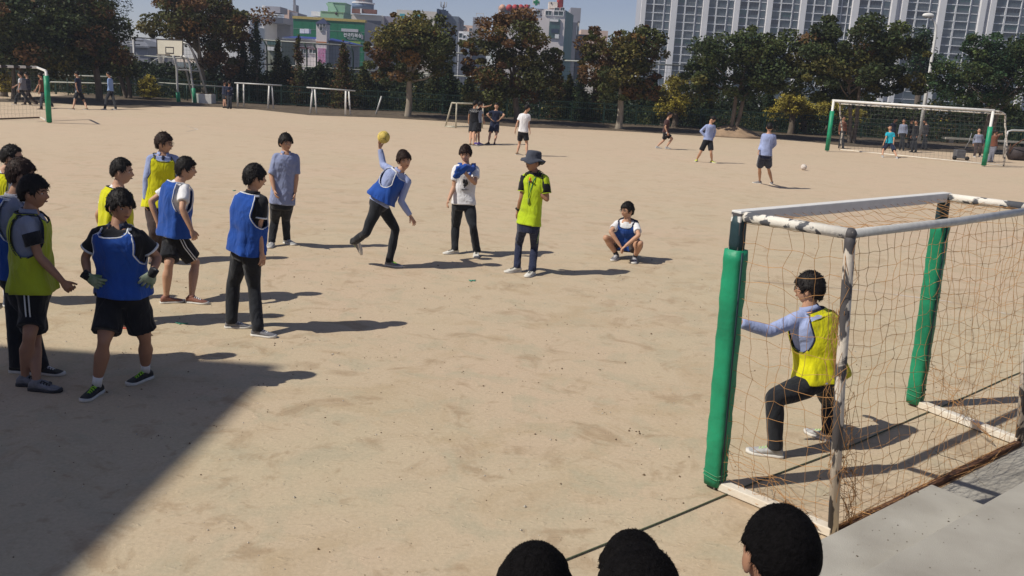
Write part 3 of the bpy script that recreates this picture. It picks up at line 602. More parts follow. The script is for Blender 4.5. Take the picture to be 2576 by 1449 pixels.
for i, (x, y, rx, ry, d, lab) in enumerate(((1700, 235, 36, 45, 58, 'bright yellow ginkgo behind the fence right of the rounded tree'), (1995, 255, 34, 25, 58, 'yellow ginkgo showing between the two dark right hand trees'), (2025, 275, 30, 20, 59, 'low yellow shrub left of the far football goal'), (372, 222, 22, 30, 56, 'yellow bush left of the basketball stand'), (2085, 275, 30, 22, 60, 'yellow green bush behind the left post of the far goal'), (10, 205, 14, 30, 52, 'yellowish bush at the left edge of the picture'), (1668, 275, 22, 18, 59, 'low yellow green bush below the bright yellow ginkgo'), (1955, 285, 28, 18, 59.5, 'low yellow bush under the two dark right hand trees'), (2150, 290, 30, 14, 60, 'yellow green bush seen through the far football goal net'))):
    tree(lab, (x, y+ry), d, [(x, y, rx, ry), (x+5, y+ry*.7, rx*.9, ry*.6), (x-4, y-ry*.5, rx*.6, ry*.5)], [YELL, YELL, OLIVE], 3500, .17, seed=30+i, group='yellow leaved trees and bushes', name='ginkgo_tree' if ry > 24 else 'yellow_bush')
# tall hanging cedar at the upper left
r = np.random.default_rng(3); d_ = 62; base = at(278, 240, d_); base[2] = 0; o = empty('cedar', base, 'tall cedar with drooping branches behind the dark left trees', 'tree'); P, N = [], []
ztop = 15.0
for i in range(46):
    z = 4+(ztop-4)*i/46; a = r.uniform(0, 6.28) if i % 3 else 0.1; L = 1.6*(1.15-(z-4)/(ztop-2)*.6)*r.uniform(.7, 1.1)
    bb_ = MB(); p0 = base+V(0, 0, z); p1 = p0+V(math.cos(a)*L*.6, math.sin(a)*L*.6, -.05); p2 = p0+V(math.cos(a)*L, math.sin(a)*L, .05)
    if i % 4 == 0: bb_.tube([p0, p1, p2], [.05, .035, .012], 5); part('limb', bb_, BARK, o)
    for t in np.linspace(.1, 1, 22):
        q = p0*(1-t)+p2*t+V(0, 0, -.25*math.sin(t*3.1)); m = 9; d = r.normal(size=(m, 3))*np.array([.07, .07, .22]); P.append(q-base+d-V(0, 0, .22)); N.append(d)
P = np.vstack(P); N = np.vstack(N); link('crown', leafcards(P, N, .17, np.tile(PINE, (len(P), 1))*(1+.3*r.normal(size=(len(P), 1))), 3, elong=3.2), o)
tb = MB(); tb.tube([base, base+V(0, 0, 8), base+V(0, 0, 16)], [.2, .13, .04], 8); part('trunk', tb, BARK, o)
CN = [(648, 55, 250, 52, 59, 0, 'tall thin conifer with gaps left of the blue roofed building'), (612, 95, 255, 44, 60, 0, 'dark conifer against the rust brown tree'), (700, 110, 265, 40, 60, 1, 'conifer left of the pale windowed wall'), (750, 97, 268, 44, 58.5, 2, 'thin brownish conifer in front of the pale windowed wall'), (722, 150, 270, 60, 61, 0, 'short dark conifer below the blue roofed building'), (805, 165, 280, 70, 61, 1, 'short wide conifer under the clock tower'),
      (862, 118, 288, 74, 58, 2, 'pointed olive conifer left of the big olive and orange tree'), (915, 170, 290, 66, 60, 1, 'dark conifer beside the pointed olive one'), (960, 190, 292, 60, 61, 0, 'low conifer left of the bare pale trunk'), (1090, 180, 300, 60, 60, 1, 'low conifer right of the bare pale trunk'), (1125, 162, 302, 50, 58.5, 0, 'slim conifer between the two big central trees'), (1175, 205, 305, 56, 60, 1, 'low conifer behind the small goal'),
      (1395, 160, 318, 56, 59, 2, 'yellow green conifer right of the low hanging crown'), (1455, 145, 320, 44, 58.5, 0, 'slim dark conifer in the gap below the hospital building'), (1425, 195, 320, 50, 60, 1, 'short conifer in the gap below the hospital building'), (1500, 190, 322, 54, 59, 2, 'olive conifer left of the pale trunk'), (1640, 215, 328, 56, 60, 0, 'dark conifer left of the bright yellow ginkgo'), (1770, 235, 332, 50, 60, 0, 'low dark conifer right of the bright yellow ginkgo'), (1925, 235, 338, 50, 60, 0, 'low dark conifer under the dark green tree')]
for i, (x, t, b, w, d, c, lab) in enumerate(CN): conifer(lab, x, t, b, w, d, [[DKG, PINE, GREEN], [GREEN, DKG, OLIVE], [OLIVE, OLIVE, GREEN, RUST]][c], 3400, 50+i, gaps=.9 if i in (0, 3) else .2)
# low hedge and undergrowth behind the fence (nobody could count the plants)
def hedge(name, label, y0, y1, x0, x1, h0, h1, n, pal, seed, leaf=.2):
    r = np.random.default_rng(seed); x = r.uniform(x0, x1, n); y = r.uniform(y0, y1, n); hh = h0+(h1-h0)*(.5+.25*np.sin(x*.9+seed)+.15*np.sin(x*2.3+1)+.1*np.sin(x*5.1)); z = hh*r.uniform(0, 1, n)**.75
    P = np.c_[x, y, z]; N = r.normal(size=(n, 3)); N[:, 1] -= .6; ci = ((np.sin(x*.8+seed)+np.sin(x*2.1+y)+r.normal(0, .7, n))*1.2).astype(int) % len(pal)
    c = np.array(pal)[ci]*(1+.3*r.normal(size=(n, 1))); me = leafcards(P, N, leaf, np.clip(c, .003, 1), seed); o = link(name, me); tag(o, label, 'hedge', kind='stuff')
hedge('hedge', 'dense dark hedge and undergrowth behind the low fence', 60.3, 63.5, -42, 44, 1.7, 2.9, 60000, [DKG, DKG, GREEN, OLIVE, DKG], 1)
hedge('undergrowth', 'leafy undergrowth with a few yellow sprigs at the foot of the fence', 58.6, 60.2, -40, 42, .5, 1.7, 15000, [DKG, GREEN, OLIVE, OLIVE, YELL, RUST, GREEN], 2, .15)
def belt(name, label, Y, x0, x1, z0, z1, n, pal, seed, leaf):
    r = np.random.default_rng(seed); x = r.uniform(x0, x1, n); hh = z0+(z1-z0)*(.55+.2*np.sin(x*.22+seed)+.15*np.sin(x*.6+1)+.1*np.sin(x*1.3)); z = -4+(hh+4)*r.uniform(0, 1, n)**.6
    P = np.c_[x, Y+r.uniform(-3, 3, n), z]; N = r.normal(size=(n, 3)); N[:, 1] -= .6; c = np.array(pal)[r.integers(0, len(pal), n)]*(1+.3*r.normal(size=(n, 1)))
    tag(link(name, leafcards(P, N, leaf, np.clip(c, .003, 1), seed)), label, 'trees', kind='stuff')
belt('street_trees', 'dark mass of street trees beyond the hedge', 84, -62, 66, .2, 2.9, 22000, [DKG, GREEN, DKG, PINE], 5, .42)
belt('street_trees', 'farther band of dark street trees in front of the buildings', 105, -80, 90, .0, 2.8, 18000, [DKG, GREEN, OLIVE, DKG], 6, .55)

# ---- low railing fence
M_fence = mat('dark_green_fence_paint', (.018, .045, .035), .5, .2, 8); M_fpipe = mat('pale_fence_pipe', (.36, .37, .34), .5, .15, 6)
fo = empty('railing_fence', (0, 58, 0), 'low dark green railing fence running along the far edge', 'fence')
for i in range(44):
    x = -44+i*2.05; mb = MB(); mb.bb(x-.04, x+.04, 57.96, 58.04, 0, 1.42); part('post', mb, M_fence, fo, False)
for z, y_ in ((1.32, .05), (.98, .05), (.2, .05)):
    mb = MB(); mb.bb(-44, 45, 58-.02-y_+.03, 58+.02, z-.025, z+.025); part('rail', mb, M_fence, fo, False)
mb = MB()
for i in range(680):
    x = -44+i*.131; mb.bb(x-.009, x+.009, 57.955, 57.975, .2, 1.32)
tag(part('bars', mb, M_fence, fo, False), kind='stuff')
pr = empty('pipe_rail', (-20, 57, 0), 'pale pipe rail low behind the left goal and basketball stand', 'railing')
for (xa, ya, xb, yb) in ((105, 187, 400, 198), (120, 206, 410, 214), (395, 208, 560, 218)):
    mb = MB(); mb.tube([at(xa, ya, 57.2), at(xb, yb, 57.2)], .045, 6); part('pipe', mb, M_fpipe, pr)
for x in (170, 245, 330, 470, 540):
    p = at(x, 210, 57.2); mb = MB(); mb.tube([V(p[0], 57.2, 0), V(p[0], 57.2, 1.15)], .04, 6); part('post', mb, M_fence, pr)
# ---- tall ball net fence
M_mesh = mat('green_mesh_cord', (.05, .075, .06), .8, .2)
nf = empty('ball_net_fence', (0, 62, 0), 'tall pale pipe fence with fine netting behind the trees', 'fence')
for xa, ya, xb, yb in ((600, 97, 930, 118), (930, 118, 1420, 152), (1420, 152.5, 1750, 166), (430, 86, 600, 97)):
    mb = MB(); mb.tube([at(xa, ya, 62), at(xb, yb, 62)], .055, 6); part('top_pipe', mb, M_fpipe, nf)
for xa, ya, xb, yb in ((290, 135, 640, 160), (640, 160, 1034, 184), (1034, 184, 1500, 212)):
    mb = MB(); mb.tube([at(xa, ya, 62), at(xb, yb, 62)], .05, 6); part('middle_pipe', mb, M_fpipe, nf)
for x in (500, 600, 672, 772, 796, 888, 1000, 1110, 1240, 1352, 1497, 1620, 1730):
    p = at(x, 180, 62); t = at(x, 97+(x-600)*.0655, 62); mb = MB(); mb.tube([V(p[0], 62, -1), V(p[0], 62, t[2]-.7), V(p[0]-.02, 61.97, t[2]-.35), V(p[0]-.2, 61.9, t[2])], .05, 6); part('post', mb, M_fence, nf)
mb = MB(); xa, xb = at(430, 150, 62)[0], at(1750, 150, 62)[0]
for i in range(170):
    x = xa+(xb-xa)*i/169; mb.tube([V(x, 62.02, .2), V(x+.05, 62.02, at(1000, 123, 62)[2])], .006, 3, False)
for i in range(14): mb.tube([V(xa, 62.02, .4+i*.28), V(xb, 62.02, .4+i*.28)], .006, 3, False)
tag(part('netting', mb, M_mesh, nf, False), kind='stuff')
# ---- street lamps
def lamp(label, px, y_top, depth, arm, r_, head, zb=0.0, m=M_white):
    t = at(px, y_top, depth); o = empty('street_lamp', (t[0], depth, zb), label, 'street lamp')
    mb = MB(); mb.tube([V(t[0], depth, zb), V(t[0], depth, t[2]*.5), t-V(0, 0, .5), t+V(arm*.12, 0, .0), t+V(arm*.5, 0, .32), t+V(arm, 0, .55)], [r_, r_*.8, r_*.65, r_*.6, r_*.5, r_*.45], 10); part('pole', mb, m, o)
    mb = MB(); mb.sphere(t+V(arm*1.25, 0, .60), (head, head*.5, head*.42), 14, 8); part('lamp_head', mb, m, o)
lamp('tall white street lamp with oval head behind the far goal', 2357, 66, 58, -.5, .13, .38)
lamp('small grey street lamp with a long arm left of the basketball stand', 375, 157, 88, 1.3, .07, .2, -4, M_galv)
mb = MB(); t = at(336, 92, 75); mb.tube([V(t[0], 75, -3.5), t], .12, 8)
for z, w in ((-.3, .8), (-.6, .5)): mb.tube([t+V(-w, 0, z), t+V(w, 0, z)], .05, 5)
top('utility_pole', mb, M_steel, (t[0], 75, -3.5), label='utility pole with crossarms above the grey hip roof', cat='utility pole')
mb = MB()
for k_ in (0, .5): mb.tube([at(250, 85+k_*3, 75), at(336, 93+k_*3, 75), at(400, 98+k_*2, 75)], .02, 4)
top('overhead_wire', mb, M_black, tuple(t), label='overhead wires running from the utility pole', cat='wire')

# ================================================================ buildings
M_gl = mat('dark_teal_glass', (.055, .085, .095), .18, .35, .35, spec=.6, detail=1); M_gl2 = mat('green_glass', (.045, .11, .11), .15, .3, .5, spec=.6)
M_frame = mat('white_frame', (.80, .80, .82), .6, .06)
def bbox(name, x0, x1, ytop, depth, dz, m, parent=None, zb=-4.2, ybot=None, label=None, cat='building', group=None, ang=0):
    """box whose front face spans the two photographed edges at its distance"""
    a = at(x0, ytop, depth); b = at(x1, ytop+(x1-x0)*.056, depth); zt = a[2]; z0 = zb if ybot is None else at(x0, ybot, depth)[2]; mb = MB(); mb.bb(a[0], b[0], depth, depth+dz, z0, zt)
    if parent is None: o = top(name, mb, m, (a[0], depth, z0), smooth=False, label=label, cat=cat, group=group)
    else: o = part(name, mb, m, parent, False)
    return o, a[0], b[0], z0, zt
def bempty(label, x, depth, group='city buildings beyond the trees', cat='building', name='building'): 
    p = at(x, 100, depth); return empty(name, (p[0], depth, -4.2), label, cat, group)
WM = {}
def winmesh(w, h, mull=1, gl=None, fr=None):
    k = (round(w, 2), round(h, 2), mull, gl, fr)
    if k not in WM:
        mb = MB(); mb.bb(-w/2, w/2, -.06, .0, 0, h, 0); f = min(.12, w*.07); D_ = -.16
        for x0, x1, z0, z1 in ((-w/2, w/2, -f, 0), (-w/2, w/2, h, h+f), (-w/2-f, -w/2, -f, h+f), (w/2, w/2+f, -f, h+f)): mb.bb(x0, x1, D_, .0, z0, z1, 1)
        for q in range(mull): x = -w/2+w*(q+1)/(mull+1); mb.bb(x-f*.3, x+f*.3, -.12, -.06, 0, h, 1)
        WM[k] = mb.mesh('window', [gl or M_gl, fr or M_frame], False)
    return WM[k]
def window(parent, x, y, z, w, h, mull=1, gl=None, fr=None):
    p = parent.location; return link('window', winmesh(w, h, mull, gl, fr), parent, (x-p[0], y-p[1], z-p[2]))
# apartment slab
YA = 330; k_ = FOC/YA; ap = bempty('long white apartment slab with columns of glazed balconies at upper right', 1618, YA, None)
M_apw = mat('apartment_grey_wall', (.42, .43, .48), .8, .06, .3); M_apc = mat('apartment_white_pilaster', (.80, .78, .79), .8, .05, .3); M_apg = mat('apartment_glass', (.04, .065, .08), .35, .7, .10, spec=.25, detail=2, col2=(.09, .13, .15)); M_app = mat('apartment_spandrel', (.09, .11, .13), .6, .15, .2)
xl = at(1614, 0, YA)[0]; xr = at(2720, 60, YA)[0]; HA = 64
mb = MB(); mb.bb(xl, xr, YA, YA+14, -4.2, HA); part('wall', mb, M_apw, ap, False)
PX = [(1614, 1625), (1689, 1704), (1769, 1783), (1848, 1861), (1930, 1943), (2014, 2028), (2094, 2107), (2144, 2160), (2242, 2254), (2268, 2282), (2362, 2379), (2466, 2480), (2490, 2504), (2596, 2612)]
cols = [(at(a, 0, YA)[0], at(b, 0, YA)[0]) for a, b in PX]
for a, b in cols:
    mb = MB(); mb.bb(a, b, YA-1.5, YA+.3, -4.2, HA+1); part('pilaster', mb, M_apc, ap, False)
fl = 2.75; nf_ = 0
APG = [M_apg, mat('apartment_glass_curtained', (.10, .13, .14), .4, .7, .12, spec=.2, detail=2, col2=(.22, .23, .23)), mat('apartment_glass_green', (.03, .09, .085), .35, .5, .2, spec=.25, col2=(.06, .14, .13)), mat('apartment_glass_dark', (.025, .03, .04), .35, .5, .2, spec=.25)]
VR = np.random.default_rng(4)
def aptwin(w, h, n, key):
    vi = int(VR.choice(4, p=[.45, .2, .15, .2])); key = key+(vi,)
    if key in WM: return WM[key]
    mb = MB(); mb.bb(-w/2, w/2, -.3, 0, .0, h*.36, 2); mb.bb(-w/2, w/2, -.25, 0, h*.36, h, 0); f = .17
    for x0, x1, z0, z1 in ((-w/2, w/2, h-.02, h+.24), (-w/2-f, -w/2+.02, -.1, h+.24), (w/2-.02, w/2+f, -.1, h+.24)): mb.bb(x0, x1, -.62, .0, z0, z1, 1)
    for q in range(n): x = -w/2+w*(q+1)/(n+1); mb.bb(x-.04, x+.04, -.34, -.25, .1, h, 2)
    WM[key] = mb.mesh('window', [APG[vi], M_frame, M_app], False); return WM[key]
stuff = MB()
for i in range(len(cols)-1):
    a, b = cols[i][1], cols[i+1][0]
    if b-a < 3: continue
    sl = [(a+(b-a)*.02, a+(b-a)*.30, 1), (a+(b-a)*.34, a+(b-a)*.72, 3), (a+(b-a)*.80, a+(b-a)*.97, 1)]
    for x0, x1, n_m in sl:
        for f_ in range(22):
            z = -1+f_*fl; w = x1-x0; me = aptwin(w, fl-.3, n_m, ('apt', round(w, 1), n_m))
            if 2 <= f_ <= 13 and n_m == 3 or (n_m == 1 and 3 <= f_ <= 12 and (x0-a) < 1): o = link('window', me, ap, ((x0+x1)/2-ap.location[0], 0, z+4.2)); nf_ += 1
            else:
                stuff.bb(x0, x1, YA-.25, YA, z+.8, z+fl-.3, 0); stuff.bb(x0, x1, YA-.4, YA, z+fl-.3, z+fl-.1, 1); stuff.bb(x0, x1, YA-.3, YA-.0, z, z+.8, 2)
tag(part('other_windows', stuff, [M_apg, M_frame, M_app], ap, False), kind='stuff')
# green gym building
YG = 150; gb = bempty('green clad gym building with Korean signs', 830, YG, 'city buildings beyond the trees')
M_grn = mat('green_cladding', (.012, .17, .085), .5, .08, .4); M_mint = mat('mint_green_paint', (.26, .44, .32), .7, .06, .4); M_gyw = mat('grey_render', (.30, .30, .34), .85, .1, .3); M_cream = mat('cream_render', (.68, .62, .56), .85, .06, .3)
_, x0, x1, z0, zt = bbox('wall', 738, 918, 42, YG, 14, M_gyw, gb)
ph = 1.55
for r_ in range(7):
    for c_ in range(8):
        w = (x1-x0)/8; mb = MB(); mb.bb(x0+c_*w+.015, x0+(c_+1)*w-.015, YG-.12, YG, zt-.3-(r_+1)*ph+.06, zt-.3-r_*ph); part('panel', mb, M_grn, gb, False)
mb = MB(); mb.bb(x0-.1, x1+.1, YG-.25, YG+1.5, zt-.28, zt+.12); part('cornice', mb, mat('yellow_trim', (.5, .38, .12), .7), gb, False)
for r_ in range(1, 5):
    mb = MB(); mb.bb(x0, x1, YG-.16, YG, zt-.3-r_*ph, zt-.3-r_*ph+.055); part('seam_strip', mb, mat('pale_strip', (.25, .4, .33), .6), gb, False)
def sign(parent, px0, px1, py0, py1, Y, m, name='sign', d=.15):
    a, b = at(px0, py0, Y), at(px1, py1, Y); mb = MB(); mb.bb(a[0], b[0], Y-d, Y, b[2], a[2]); return part(name, mb, m, parent, False), (a+b)/2
M_sg = mat('sign_white', (.5, .5, .55), .6, .04); M_txk = mat('sign_text_dark', (.07, .08, .11), .7, .1); M_txw = mat('sign_text_white', (.68, .7, .74), .6, .04)
so, sc = sign(gb, 859, 901.5, 71.5, 81.5, YG-.2, M_sg); text('lettering', '전국킥복싱체육관', .50, (sc[0], YG-.38, sc[2]+.08), M_txk, so, .01, sx=.72, bold=.012)
sc = at(887, 89.5, YG-.2); text('lettering', '전국킥복싱', .70, (sc[0], YG-.24, sc[2]), M_txw, gb, .05, sx=.92, bold=.018)
sc = at(887, 96.5, YG-.2); text('lettering', '851-6161', .40, (sc[0]-.1, YG-.2, sc[2]), M_txw, gb, .02)
sign(gb, 877, 903, 99.5, 100.5, YG-.1, M_txw, 'sign_strip'); sign(gb, 881, 907, 103.5, 113, YG-.1, mat('lime_sign', (.25, .38, .08), .6)); sign(gb, 909, 914, 87.5, 99, YG-.1, M_gyw)
rf, *_ = bbox('roof_block', 807, 864, 28, YG+2, 7, M_mint, gb, ybot=46); bbox('roof_block', 825, 868, 5.5, YG+3, 5, M_mint, gb, ybot=28.5); bbox('roof_cap', 824, 869.5, 4.6, YG+2.9, 5.3, M_mint, gb, ybot=6.1)
bbox('roof_cap', 806, 865.5, 27.2, YG+1.9, 7.2, M_mint, gb, ybot=28.6); bbox('roof_tank', 783, 806, 28, YG+3, 3, M_frame, gb, ybot=40)
mb = MB(); p = at(832, 18, YG+2.9); mb.add([p+V(-.8, -.02, .6), p+V(.3, -.02, .7), p+V(1.1, -.3, -.6), p+V(.1, -.3, -.75), p+V(-.8, .1, .5), p+V(.3, .1, .6), p+V(1.1, .1, -.7), p+V(.1, .1, -.8)], [[0, 1, 2, 3], [7, 6, 5, 4], [0, 4, 5, 1], [1, 5, 6, 2], [2, 6, 7, 3], [3, 7, 4, 0]]); part('duct', mb, M_mint, gb, False)
p = at(846, 34, YG+2); mb = MB(); mb.tube([p+V(0, .0, 0), p+V(0, -.1, 0)], .22, 10); part('vent', mb, M_blk, gb)
# white building with clock tower and blue roofs
YC = 118; cb_ = bempty('white building with square clock tower and blue roofs', 760, YC); M_wrd = mat('white_render', (.72, .66, .66), .8, .05, .3); M_blr = mat('blue_roof', (.025, .055, .25), .6, .12, 1.5); M_redb = mat('red_band', (.33, .06, .05), .7)
_, x0, x1, z0, zt = bbox('wall', 719, 796, 98, YC, 9, M_wrd, cb_)
mb = MB(); mb.bb(x0-.35, x1, YC-.5, YC+9, zt+.0, zt+.18); part('eave', mb, M_frame, cb_, False)
mb = MB(); mb.add([(x0-.4, YC-.6, zt+.18), (x1, YC-.6, zt+.18), (x1, YC+3.6, zt+.52), (x0+.6, YC+3.6, zt+.52), (x0-.4, YC+7.6, zt+.18), (x1, YC+7.6, zt+.18)], [[0, 1, 2, 3], [3, 2, 5, 4], [0, 3, 4], [1, 5, 2], [0, 4, 5, 1]]); part('roof', mb, M_blr, cb_, False)
for dz_, hh, m_ in ((.35, .35, mat('grey_louvre', (.30, .28, .28), .7)), (.9, .22, M_redb)):
    mb = MB(); mb.bb(x0+.25, x1, YC-.1, YC, zt-dz_-hh, zt-dz_); part('band', mb, m_, cb_, False)
for px, py in ((764, 129.5), (786.5, 129.5)):
    q = at(px, py+4, YC); window(cb_, q[0], YC, q[2], .62 if px < 780 else .85, .5, 1)
_, x0, x1, z0, zt = bbox('tower', 795.5, 822, 59, YC-1.5, 1.9, M_wrd, cb_); 
mb = MB(); mb.bb(x1, x1+.02, YC-1.5, YC+.4, zt-6, zt); tw = x1-x0; cx = (x0+x1)/2
mb = MB(); mb.add([(x0-.15, YC-1.7, zt), (x1+.15, YC-1.7, zt), (x1+.15, YC+.6, zt), (x0-.15, YC+.6, zt), (cx, YC-.5, zt+.75)], [[0, 1, 4], [1, 2, 4], [2, 3, 4], [3, 0, 4], [3, 2, 1, 0]]); part('tower_roof', mb, mat('navy_roof', (.03, .04, .09), .6), cb_, False)
q = at(808, 75, YC-1.5); window(cb_, q[0], YC-1.5, q[2]-.1, .34, .62, 0)
for px in (801, 808.5, 816):
    q = at(px, 62.5, YC-1.5); window(cb_, q[0], YC-1.5, q[2]-.22, .28, .32, 0)
for py0, py1, m_ in ((104, 109.5, mat('orange_band', (.48, .20, .09), .7)), (121, 160, mat('pink_banner', (.60, .10, .30), .7, .5, 5.0, col2=(.62, .45, .62)))):
    sign(cb_, 800 if py0 > 110 else 795.6, 819 if py0 > 110 else 821.5, py0, py1, YC-1.52, m_, 'band' if py0 < 110 else 'banner', .06)
_, x0, x1, z0, zt = bbox('wing_wall', 822.5, 877, 103, YC, 8, M_gyw, cb_); mb = MB(); mb.add([(x0, YC-.6, zt+.05), (x1+.9, YC-.6, zt-.25), (x1-.4, YC+3, zt+.12), (x0, YC+3, zt+.45), (x0, YC+7, zt), (x1+.9, YC+7, zt-.2)], [[0, 1, 2, 3], [3, 2, 5, 4], [0, 3, 4], [1, 5, 2], [0, 4, 5, 1]]); part('roof', mb, M_blr, cb_, False)
for px in (757, 769): bbox('water_tank', px-3, px+8, 72, YC+5, 1.2, M_frame, cb_, ybot=83.5)
# assorted blocks: (label, parts[(name, x0, x1, top, bottom or None, dY, depth, material)])
M_pk = mat('peach_render', (.70, .50, .40), .85, .06, .3); M_wh = mat('white_wall', (.78, .77, .78), .8, .05, .3); M_dgy = mat('dark_grey_wall', (.13, .14, .18), .8, .1, .3); M_tl = mat('teal_cladding', (.05, .20, .22), .5, .2, .5); M_ol = mat('olive_grey_wall', (.30, .31, .25), .85, .08, .3); M_dbl = mat('dark_blue_panel', (.035, .055, .10), .5, .15); M_red = mat('red_panel', (.42, .05, .05), .6, .1); M_brick = mat('brown_brick_wall', (.22, .10, .08), .9, .2, 2)
BL = [('pale grey block with olive edge behind the conifers', 200, [('wall', 671, 731, 57, None, 0, 14, M_gyw), ('corner_strip', 664.5, 671, 55, None, -.1, 14, M_ol)], 700),
      ('white stepped block with rooftop pergola at left', 190, [('wall', 620, 664, 52, None, 0, 12, M_wh), ('upper_wall', 640, 712, 40, 55, 3, 8, M_gyw), ('pergola_beam', 628, 700, 31.5, 34.5, 1, 5, M_frame), ('roof_box', 660, 704.5, 14.5, 30, 4, 6, M_gyw), ('roof_box_end', 659.5, 667, 13.6, 24.5, 3.9, 2, M_wh)], 650),
      ('peach and grey blocks below the tall tower', 215, [('wall', 715, 727, 24, None, 0, 9, M_pk), ('side_wall', 727, 749, 31, None, .5, 9, M_gyw)], 725),
      ('slim grey communications tower', 260, [('shaft', 737, 745, 12, None, 0, 3, M_gyw), ('spire', 737.5, 741, -12, 12, .5, 1.2, M_gyw)], 741),
      ('cream building with red rooftop panels and round drum', 185, [('wall', 868, 963, 34, None, 0, 16, M_cream), ('roof_panel', 885, 906, 21.5, 33, -1, 1, M_brick), ('roof_post', 906, 910, 21, 33, -1.2, 1, M_frame), ('roof_panel', 910, 947, 22.5, 33, -1, 1, M_brick), ('side_wall', 963, 1002, 40, None, 2, 16, mat('lilac_grey_wall', (.30, .28, .34), .85)), ('wall_opening', 922, 958, 51, 64, -.3, .5, M_dgy)], 920),
      ('white building with turquoise windows behind the big olive tree', 230, [('wall', 998, 1100, 24, None, 0, 12, M_cream), ('turquoise_panel', 1006, 1018, 34, 46, -.3, .5, mat('turquoise_panel', (.08, .38, .45), .5)), ('turquoise_panel', 1042, 1062, 33, 41, -.3, .5, MATS['turquoise_panel'])], 1040),
      ('grey block with two dark blue corner columns and rooftop antenna', 160, [('wall', 1104, 1122, 26, None, .4, 12, M_gyw), ('column', 1099, 1105, 22, None, 0, 1, M_dbl), ('column', 1120, 1127, 27, None, 0, 1, M_dbl), ('side_wall', 1127, 1154, 40, None, .6, 14, mat('blue_grey_wall', (.16, .19, .24), .85, .1, .3)), ('side_column', 1151, 1156, 59, None, .3, 2, M_dgy)], 1120),
      ('peach rooftop room with two small windows', 200, [('wall', 1163, 1192, 63, None, 0, 8, M_pk)], 1176),
      ('narrow white house with dark window below the peach room', 150, [('wall', 1154, 1180, 78, None, 0, 8, M_wh), ('eave', 1153, 1175, 98, 102.5, -.5, 1, M_frame), ('lower_wall', 1155, 1174, 103, None, -.1, 1, M_dgy)], 1165),
      ('grey house with slanted roof room right of the peach one', 155, [('wall', 1190, 1222, 43, None, 0, 8, M_gyw), ('roof_frame', 1198, 1217, 33, 34, 0, .2, M_cream), ('frame_leg', 1198, 1199, 33, 43, 0, .2, M_cream), ('frame_leg', 1216, 1217, 34, 44, 0, .2, M_cream)], 1205),
      ('dark receding row of buildings right of the hospital', 190, [('wall', 1424, 1452, 55, None, 3, 20, M_dgy), ('roof_block', 1436, 1462, 19, 56, 6, 10, M_gyw), ('wall', 1452, 1475, 86, None, 10, 20, M_dgy), ('white_strip', 1454, 1458, 54, 90, 6, 2, M_cream)], 1440),
      ('low beige wall and dark glass building below the gap', 95, [('wall', 1475, 1500, 158, None, 0, 6, M_cream), ('upper_glass', 1474, 1496, 137, 157, 1, 5, M_dgy)], 1485),
      ('distant pink roofs on the horizon right of the hospital', 420, [('wall', 1462, 1530, 74, None, 0, 20, M_pk)], 1500),
      ('pale rooftops far beyond the grey hip roof', 300, [('wall', 372, 396, 105, None, 0, 10, M_wh), ('wall_upper', 378, 400, 98, 108, 4, 10, M_gyw)], 385),
      ('small pale building with glass arch left of the clock tower', 100, [('wall', 671, 708, 101, None, 0, 6, M_ol), ('glass_front', 672, 707, 99, 112, -.2, .3, M_gl2), ('sign_board', 672, 707, 117, 127, -.3, .3, M_wh)], 690),
      ('grey house behind the rust brown tree', 130, [('wall', 575, 625, 62, None, 0, 8, M_wh), ('upper', 600, 628, 34, 60, 2, 6, M_wh)], 600)]
for lab, Y, ps, px in BL:
    e = bempty(lab, px, Y)
    for nm_, a, b, t, bo_, dY, dz, m in ps: bbox(nm_, a, b, t, Y+dY, dz, m, e, ybot=bo_)
    if 'peach rooftop' in lab:
        for x, y in ((1166.5, 72), (1184, 78)): q = at(x, y, Y); window(e, q[0], Y, q[2], .6, .55, 1)
    if 'narrow white' in lab:
        q = at(1158.5, 95, Y); window(e, q[0], Y, q[2], .5, .7, 0); q = at(1168, 97, Y); window(e, q[0], Y, q[2], .4, .5, 0)
        for i in range(4):
            for j in range(4): q = at(1158+i*4, 113+j*4.5, Y); window(e, q[0], Y-.1, q[2]-.25, .2, .2, 0)
    if 'drum' in lab:
        c = at(911, 10, Y+4); mb = MB(); z9 = at(911, 22, Y+4)[2]; mb.tube([V(c[0], Y+5, z9), V(c[0], Y+5, z9+1.0)], 2.1*1.05, 24); part('drum_base', mb, mat('blue_drum', (.10, .15, .24), .5), e)
        mb = MB(); mb.tube([V(c[0]+.1, Y+5, z9+1.0), V(c[0]+.1, Y+5, z9+1.25)], 2.3, 24); part('drum_rim', mb, M_wh, e); mb = MB(); mb.tube([V(c[0]+.2, Y+5, z9+1.25), V(c[0]+.2, Y+5, z9+3.4)], 1.7, 24); part('drum', mb, M_gyw, e)
        text('lettering', 'VIBD', 1.15, (c[0]-.3, Y+3.2, z9+1.95), M_red, e, .05)
    if 'corner columns' in lab:
        q = at(1112, 31, Y+.4); mb = MB(); mb.bb(q[0]-.72, q[0]+.72, Y+.2, Y+.4, q[2]-.35, q[2]+.45); so = part('sign', mb, M_dbl, e, False); text('lettering', 'Mold', .7, (q[0], Y+.15, q[2]), M_txw, so, .02, bold=.02)
        q = at(1115, 26, Y+2); mb = MB(); mb.tube([V(q[0], Y+2, q[2]-1), V(q[0], Y+2, q[2]+.9)], .10, 6)
        for a in range(5): x = math.cos(a*1.25)*.5; y = math.sin(a*1.25)*.5; mb.tube([V(q[0], Y+2, q[2]+.4), V(q[0]+x, Y+2+y, q[2]+.6), V(q[0]+x*1.1, Y+2+y, q[2]+1.4)], .06, 5)
        part('antenna', mb, M_steel, e)
